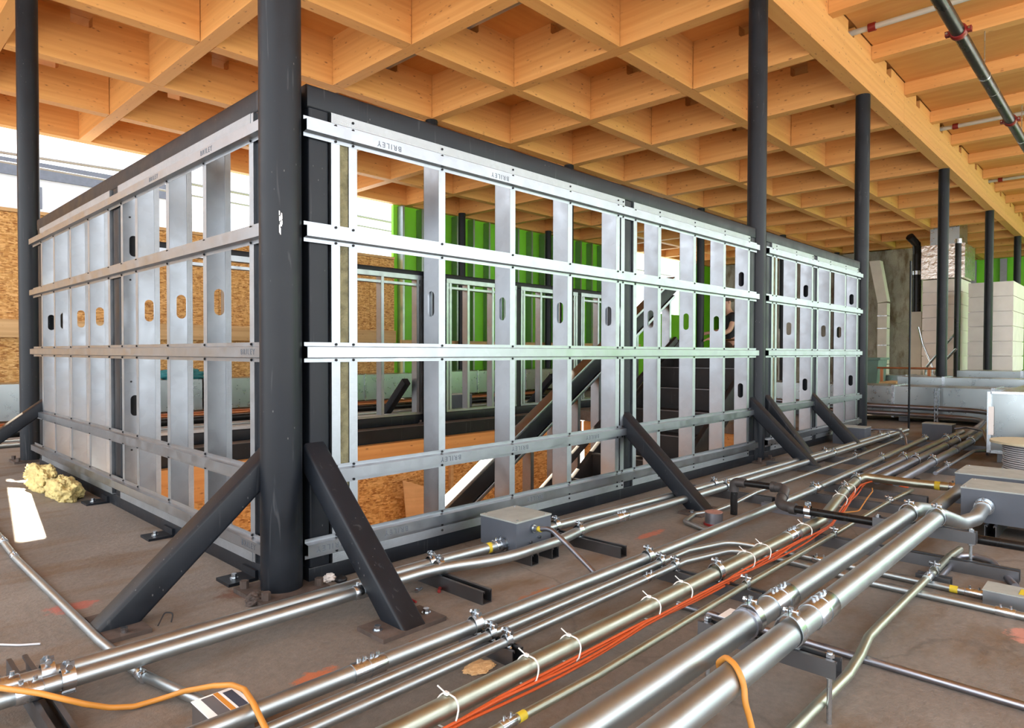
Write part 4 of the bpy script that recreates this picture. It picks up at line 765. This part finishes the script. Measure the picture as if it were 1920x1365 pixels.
# ------------------------------------------------------------------ sprinkler pipes under the deck
SZ, SY = 3.20, 1.06
t = thing('sprinkler_main', (7, SY, SZ), 'black sprinkler main with red couplings slanting across the top right', 'pipe')
part('pipe', MB().tube([(2.0, SY, SZ), (23, SY, SZ)], 0.0455, 24), 'blackpipe', t); band(t, (7.55, SY, SZ), X, 0.0455, 0.006, 'white', 1.02, 'weld_line')
for x in (5.98, 8.62, 11.6, 14.6):
    m = MB().tube([(x - 0.035, SY, SZ), (x - 0.02, SY, SZ), (x + 0.02, SY, SZ), (x + 0.035, SY, SZ)], [0.052, 0.060, 0.060, 0.052], 24)
    for s in (-1, 1): m.box(x - 0.022, x + 0.022, SY + s * 0.055 - 0.012, SY + s * 0.085, SZ - 0.018, SZ + 0.018) if s > 0 else m.box(x - 0.022, x + 0.022, SY - 0.085, SY - 0.045, SZ - 0.018, SZ + 0.018)
    c = part('coupling', m, 'red', t, 'red grooved coupling')
    for s in (-1, 1): part('bolt', MB().cyl((x - 0.035, SY + s * 0.072, SZ), (x + 0.035, SY + s * 0.072, SZ), 0.008, 8), 'zinc', c)
for x in (7.08, 9.47, 11.86): part('hanger', MB().cyl((x, SY, SZ + 0.045), (x, SY, 3.587), 0.005, 8).tube([(x - 0.012, SY, SZ), (x + 0.012, SY, SZ)], 0.048, 18), 'zinc', t)
for k, x in enumerate((4.03, 6.50, 10.06, 13.66)):
    lb = ('white sprinkler branch pipe seen through the coffers at top centre', 'white sprinkler branch pipe nearest the top right corner', 'second white sprinkler branch pipe along the girder', 'third white sprinkler branch pipe farther along the girder')[k]
    t = thing('sprinkler_branch', (x, 4, 3.665), lb, 'pipe')
    part('pipe', MB().tube([(x, 0.86 if k else 2.3, 3.665), (x, 9.0, 3.665)], 0.025, 14), 'white', t)
    for yy in ([1.80, 0.90] if k else []): part('coupling', MB().tube([(x, yy - 0.03, 3.665), (x, yy + 0.03, 3.665)], 0.037, 16), 'red', t, 'dark red coupling')
# ------------------------------------------------------------------ loose things
import bmesh
def lump(name, c, sx, sy, sz, mat, label, cat, seed, rotz=0.0, jag=0.35):
    bm = bmesh.new(); bmesh.ops.create_icosphere(bm, subdivisions=5, radius=1.0); R = random.Random(seed)
    from mathutils import noise as NZ
    for v in bm.verts:
        n = NZ.fractal(v.co * 1.6 + Vector((seed * 3.1, 0, 0)), 1.0, 2.1, 4) * jag + NZ.noise(v.co * 9 + Vector((0, seed, 0))) * jag * 0.3 + NZ.noise(v.co * 24 + Vector((seed, 0, 0))) * jag * 0.16
        v.co *= 1 + n; v.co.x *= sx; v.co.y *= sy; v.co.z *= sz
        v.co.z = max(v.co.z, -sz * 0.55)
    zmin = min(v.co.z for v in bm.verts)
    me = bpy.data.meshes.new(name); bm.to_mesh(me); bm.free(); me.transform(Matrix.Translation((0, 0, -zmin))); me.materials.append(M[mat]); me.shade_smooth()
    o = bpy.data.objects.new(name, me); C.objects.link(o); o.location = c; o.rotation_euler = (0, 0, rotz); WL[o.name] = Vector(c); return tag(o, label, cat)
lump('insulation_scrap', (0.885, 4.56, 0), 0.072, 0.24, 0.085, 'batt', 'torn yellow insulation batt on the slab, left and sunlit half', 'insulation', 3); lump('insulation_scrap', (0.895, 4.12, 0), 0.066, 0.16, 0.075, 'batt', 'torn yellow insulation batt on the slab, right shaded half', 'insulation', 8)
lump('cardboard_scrap', (1.115, 1.172, 0), 0.04, 0.030, 0.007, 'tan', 'crumpled tan scrap lying under the thin conduits', 'scrap', 5)
lump('debris_lump', (0.93, 1.975, 0), 0.035, 0.028, 0.02, 'rust', 'rusty clump of debris left of the nearest column base', 'debris', 11); lump('debris_lump', (1.19, 2.01, 0), 0.03, 0.04, 0.018, 'wrap', 'pale debris piece right of the nearest column base', 'debris', 12)
lump('rubber_grommet', (1.215, 1.955, 0), 0.020, 0.020, 0.014, 'screw', 'small dark rubber grommet by the nearest column base', 'debris', 21, jag=0.03)
solo('wire_scrap', MB().tube(fillet([(1.30, 1.70, 0.003), (1.275, 1.66, 0.004), (1.27, 1.62, 0.004)], 0.02, 4), 0.0035, 8), 'red', 'short red plastic strip on the slab right of the brace foot', 'debris')
solo('anchor_plug', MB().cyl((1.395, 1.655, 0.006), (1.375, 1.635, 0.006), 0.006, 10), 'red', 'red anchor plug on the slab beside the brace foot', 'debris'); solo('loose_bolt', MB().cyl((1.33, 1.69, 0.0055), (1.355, 1.70, 0.0055), 0.0055, 8).cyl((1.325, 1.688, 0.007), (1.332, 1.691, 0.007), 0.0075, 6), 'zinc', 'loose zinc bolt on the slab behind the brace foot', 'bolt')
solo('wire_scrap', MB().tube(fillet([(0.30, 2.20, 0.004), (0.36, 2.13, 0.004), (0.40, 2.10, 0.004)], 0.05, 3), 0.0028, 8), 'jacket', 'pale stick lying on the slab at the left edge', 'debris'); solo('wire_scrap', MB().tube([(1.08, 1.405, 0.004), (1.16, 1.39, 0.004), (1.27, 1.35, 0.004)], 0.004, 8), 'leather', 'thin tan stick on the slab in front of the brace plate', 'debris')
solo('wire_scrap', MB().tube(fillet([(0.655, 2.0, 0.004), (0.68, 2.02, 0.03), (0.70, 2.01, 0.026), (0.69, 2.0, 0.004)], 0.01, 4), 0.002, 6), 'screw', 'curled tie wire beside the leaning brace foot', 'debris')
solo('paper_tag', MB().box(1.63, 1.70, 0.775, 0.805, 0.083, 0.0845).box(1.66, 1.664, 0.785, 0.795, 0.0, 0.083), 'paper', 'white paper tag sticking out beside the big conduit', 'paper'); solo('plastic_bag', MB().prism([(0, 0), (0.12, 0), (0.10, 0.06), (0.03, 0.05)], (3.45, 0.05, 0.0), (0, 1, 0), (0, 0, 1), (0.1, 0, 0)), 'teal', 'teal plastic scrap under the large grey enclosure', 'scrap') if False else None
for lb, x, y in (('teal sheet scrap on the far duct behind the panel', 3.05, 8.45), ('dark teal scrap on the far duct behind the framed bays', 4.95, 8.40)): lump('plastic_scrap', (x, y, 0.4455), 0.25, 0.12, 0.08, 'teal', lb, 'scrap', int(x * 7))
pl = thing('plywood_offcut', (4.0, 5.30, -3.0), 'curved tan sheet leaning low in the stair opening', 'sheet')
pts = [(4.02 + 0.5 * k / 10, 5.33 - 0.10 * math.sin(k / 10 * 2.6), -0.50 - 0.02 * k) for k in range(11)]
m = MB(); 
for k in range(10):
    a, b = pts[k], pts[k + 1]; m.add([a, b, (b[0] + 0.25, b[1], -2.99), (a[0] + 0.25, a[1], -2.99), (a[0], a[1] + 0.012, a[2]), (b[0], b[1] + 0.012, b[2]), (b[0] + 0.25, b[1] + 0.012, -2.99), (a[0] + 0.25, a[1] + 0.012, -2.99)], [(0, 1, 2, 3), (7, 6, 5, 4), (0, 4, 5, 1), (3, 2, 6, 7)])
part('sheet', m, 'tan', pl)
# pipes on the slab beyond the enclosure
for k, (lb, y, z, mt) in enumerate((('rust brown pipe along the slab behind the framed bays', 7.9, 0.05, 'copper'), ('dark pipe along the slab behind the framed bays', 7.4, 0.04, 'blackpipe'), ('silver conduit along the slab behind the framed bays', 6.9, 0.022, 'conduit'), ('second silver conduit nearest the framed bays', 6.6, 0.022, 'conduit'))):
    conduit(lb, [(-2.0, y, z), (9.0, y, z)], z - 0.001 if z < 0.045 else 0.035, mat=mt)
bx = jbox('pale green grey box on the slab behind the second framed bay', 5.35, 5.85, 6.3, 6.5, 0.0, 0.24, False)
# ------------------------------------------------------------------ the worker behind the stair
def skin_fig(name, verts, edges, radii, mat, parent, sub=2):
    me = bpy.data.meshes.new(name); me.from_pydata([Vector(v) - wl(parent) for v in verts], edges, []); o = bpy.data.objects.new(name, me); C.objects.link(o); o.parent = parent; WL[o.name] = wl(parent)
    md = o.modifiers.new('skin', 'SKIN'); sk = me.skin_vertices[0].data
    for i, r in enumerate(radii): sk[i].radius = (r, r) if not isinstance(r, tuple) else r; sk[i].use_root = (i == 0)
    md.use_smooth_shade = True; s = o.modifiers.new('sub', 'SUBSURF'); s.levels = sub; s.render_levels = sub
    bpy.context.view_layer.update(); ev = bpy.data.meshes.new_from_object(o.evaluated_get(bpy.context.evaluated_depsgraph_get()))
    o.modifiers.clear(); o.data = ev; bpy.data.meshes.remove(me); ev.materials.clear(); ev.materials.append(M[mat]); ev.shade_smooth(); return o
px, py = 11.15, 5.26
pe = thing('person', (px, py, 0), 'person in a black T-shirt and brown trousers reaching forward behind the stair', 'person')
# facing -x and a little -y
F = Vector((-0.75, 0.66, 0)); F.normalize(); Rr = Vector((F.y, -F.x, 0)); Bp = lambda f, r, z: tuple(Vector((px, py, 0)) + F * f + Rr * r + Vector((0, 0, z)))
V = [Bp(0, 0, 0.96), Bp(0.02, 0, 1.12), Bp(0.04, 0, 1.28), Bp(0.06, 0, 1.43), Bp(0.09, 0, 1.50), Bp(0.11, 0, 1.56), Bp(0.13, 0, 1.64), Bp(0.13, 0, 1.71),
     Bp(0.06, 0.17, 1.40), Bp(0.14, 0.21, 1.17), Bp(0.36, 0.17, 1.13), Bp(0.44, 0.16, 1.12), Bp(0.06, -0.17, 1.40), Bp(0.16, -0.22, 1.16), Bp(0.40, -0.20, 1.05), Bp(0.48, -0.19, 1.02),
     Bp(0, 0.10, 0.90), Bp(0.03, 0.11, 0.50), Bp(0, 0.11, 0.10), Bp(0.12, 0.12, 0.04), Bp(0, -0.10, 0.90), Bp(0.05, -0.11, 0.50), Bp(0.02, -0.11, 0.10), Bp(0.14, -0.12, 0.04)]
E_ = [(0, 1), (1, 2), (2, 3), (3, 4), (4, 5), (5, 6), (6, 7), (3, 8), (8, 9), (9, 10), (10, 11), (3, 12), (12, 13), (13, 14), (14, 15), (0, 16), (16, 17), (17, 18), (18, 19), (0, 20), (20, 21), (21, 22), (22, 23)]
Rd = [0.13, 0.125, 0.135, 0.12, 0.055, 0.055, 0.082, 0.075, 0.058, 0.045, 0.032, 0.028, 0.058, 0.045, 0.032, 0.028, 0.09, 0.062, 0.045, 0.04, 0.09, 0.062, 0.045, 0.04]
skin_fig('body', V, E_, Rd, 'skin', pe)
skin_fig('shirt', V[:5] + [V[8], Bp(0.11, 0.195, 1.27), V[12], Bp(0.12, -0.205, 1.27)], [(0, 1), (1, 2), (2, 3), (3, 4), (3, 5), (5, 6), (3, 7), (7, 8)], [0.160, 0.150, 0.158, 0.142, 0.068, 0.080, 0.070, 0.080, 0.070], 'shirt', pe)
skin_fig('trousers', [Bp(0, 0, 1.0), V[0]] + [V[16], V[17], V[18], V[20], V[21], V[22]], [(0, 1), (1, 2), (2, 3), (3, 4), (1, 5), (5, 6), (6, 7)], [0.150, 0.165, 0.128, 0.092, 0.074, 0.128, 0.092, 0.074], 'trousers', pe)
def ellip(mb, c, rx, ry, rz, n=16, m_=10, rot=None, z0=-1.0):
    rings = []
    for j in range(m_ + 1):
        a = math.asin(max(-0.999, z0 + (0.999 - z0) * j / m_)); rings.append([tuple(Vector(c) + F * (rx * math.cos(a) * math.cos(q)) + Rr * (ry * math.cos(a) * math.sin(q)) + Vector((0, 0, rz * math.sin(a)))) for q in [2 * math.pi * k / n for k in range(n)]])
    return mb.ring(rings)
part('hair', ellip(MB(), Bp(0.10, 0, 1.70), 0.098, 0.088, 0.10, z0=-0.25), 'hair', pe); fc = MB()
fc.tube([Bp(0.205, 0, 1.69), Bp(0.232, 0, 1.645), Bp(0.21, 0, 1.635)], [0.008, 0.015, 0.008], 8)
for s in (-1, 1): ellip(fc, Bp(0.11, s * 0.085, 1.655), 0.02, 0.012, 0.03, 8, 5)
part('nose_and_ears', fc, 'skin', pe); ey = MB()
for s in (-1, 1): ellip(ey, Bp(0.203, s * 0.03, 1.685), 0.008, 0.012, 0.008, 8, 5)
part('eyes', ey, 'hair', pe); part('mouth', MB().tube([Bp(0.203, -0.025, 1.603), Bp(0.212, 0, 1.602), Bp(0.203, 0.025, 1.603)], 0.005, 6), 'red', pe)
for hx, hy, hz in ((0.44, 0.16, 1.12), (0.48, -0.19, 1.02)):
    vs, es, rs = [Bp(hx, hy, hz), Bp(hx + 0.07, hy, hz - 0.012)], [(0, 1)], [0.028, 0.03]
    for k, (o, L) in enumerate(((-0.027, 0.060), (-0.009, 0.070), (0.009, 0.066), (0.027, 0.052))):
        b = len(vs); vs += [Bp(hx + 0.08, hy + o, hz - 0.015), Bp(hx + 0.08 + L * 0.55, hy + o, hz - 0.025), Bp(hx + 0.08 + L * 0.8, hy + o, hz - 0.025 - L * 0.45)]; es += [(1, b), (b, b + 1), (b + 1, b + 2)]; rs += [0.010, 0.009, 0.008]
    b = len(vs); s = 1 if hy < 0 else -1; vs += [Bp(hx + 0.03, hy + s * 0.035, hz - 0.01), Bp(hx + 0.07, hy + s * 0.05, hz - 0.035)]; es += [(0, b), (b, b + 1)]; rs += [0.012, 0.009]
    skin_fig('hand', vs, es, rs, 'skin', pe, 1)
part('tool_belt', ellip(MB(), Bp(0.0, 0, 1.0), 0.165, 0.195, 0.03, 20, 6).box(px - 0.06, px + 0.06, py - 0.21, py - 0.13, 0.80, 1.0), 'leather', pe); bt = MB()
for s in (0.115, -0.115): ellip(bt, Bp(0.07 if s > 0 else 0.09, s, 0.04), 0.14, 0.055, 0.055, 14, 6, z0=-0.7)
part('boots', bt, 'leather', pe)
pg = thing('plaster_sheets', (9.4, 4.9, 0), 'upright tan boards standing behind the top of the stair', 'sheet')
for k in range(3): part('board', MB().box(9.3 + 0.06 * k, 9.34 + 0.06 * k, 4.15 + 0.16 * k, 4.26 + 0.16 * k, 0, 0.85), 'copper' if k % 2 else 'plank', pg)
# ------------------------------------------------------------------ outdoors
tag(part('ground', MB().box(-60, 90, -70, 120, -6.2, -6.0), 'ground', None), 'pale street ground far below the floor', None, None, 'structure')
b = thing('building', (-8, 36, -6), 'pale flat roofed building across the street', 'building'); part('wall', MB().box(-30, 10.5, 30, 44, -6, 7.2), 'facade', b); part('parapet', MB().box(-30.2, 10.7, 29.9, 44.1, 7.2, 7.8), 'slate', b, 'dark roof edge band'); part('base_band', MB().box(-30.05, 10.55, 29.9, 29.99, -6, 5.8), 'slate', b, 'dark lower wall band')
for xx in (5.2, 8.2): part('window', MB().box(xx, xx + 0.7, 29.93, 29.995, 6.1, 6.9), 'slate', b)
for k, (za, zb, lb) in enumerate(((4.13, 4.18, 'upper overhead cable outside beyond the board wall'), (3.97, 3.95, 'lower overhead cable outside beyond the board wall'))):
    solo('overhead_cable', MB().tube([(-14, 14, za - 0.2), (2.2, 14, za), (4, 14, zb), (24, 14, zb - 0.3)], 0.03 if k == 0 else 0.02, 8), 'blackcable', lb, 'cable')
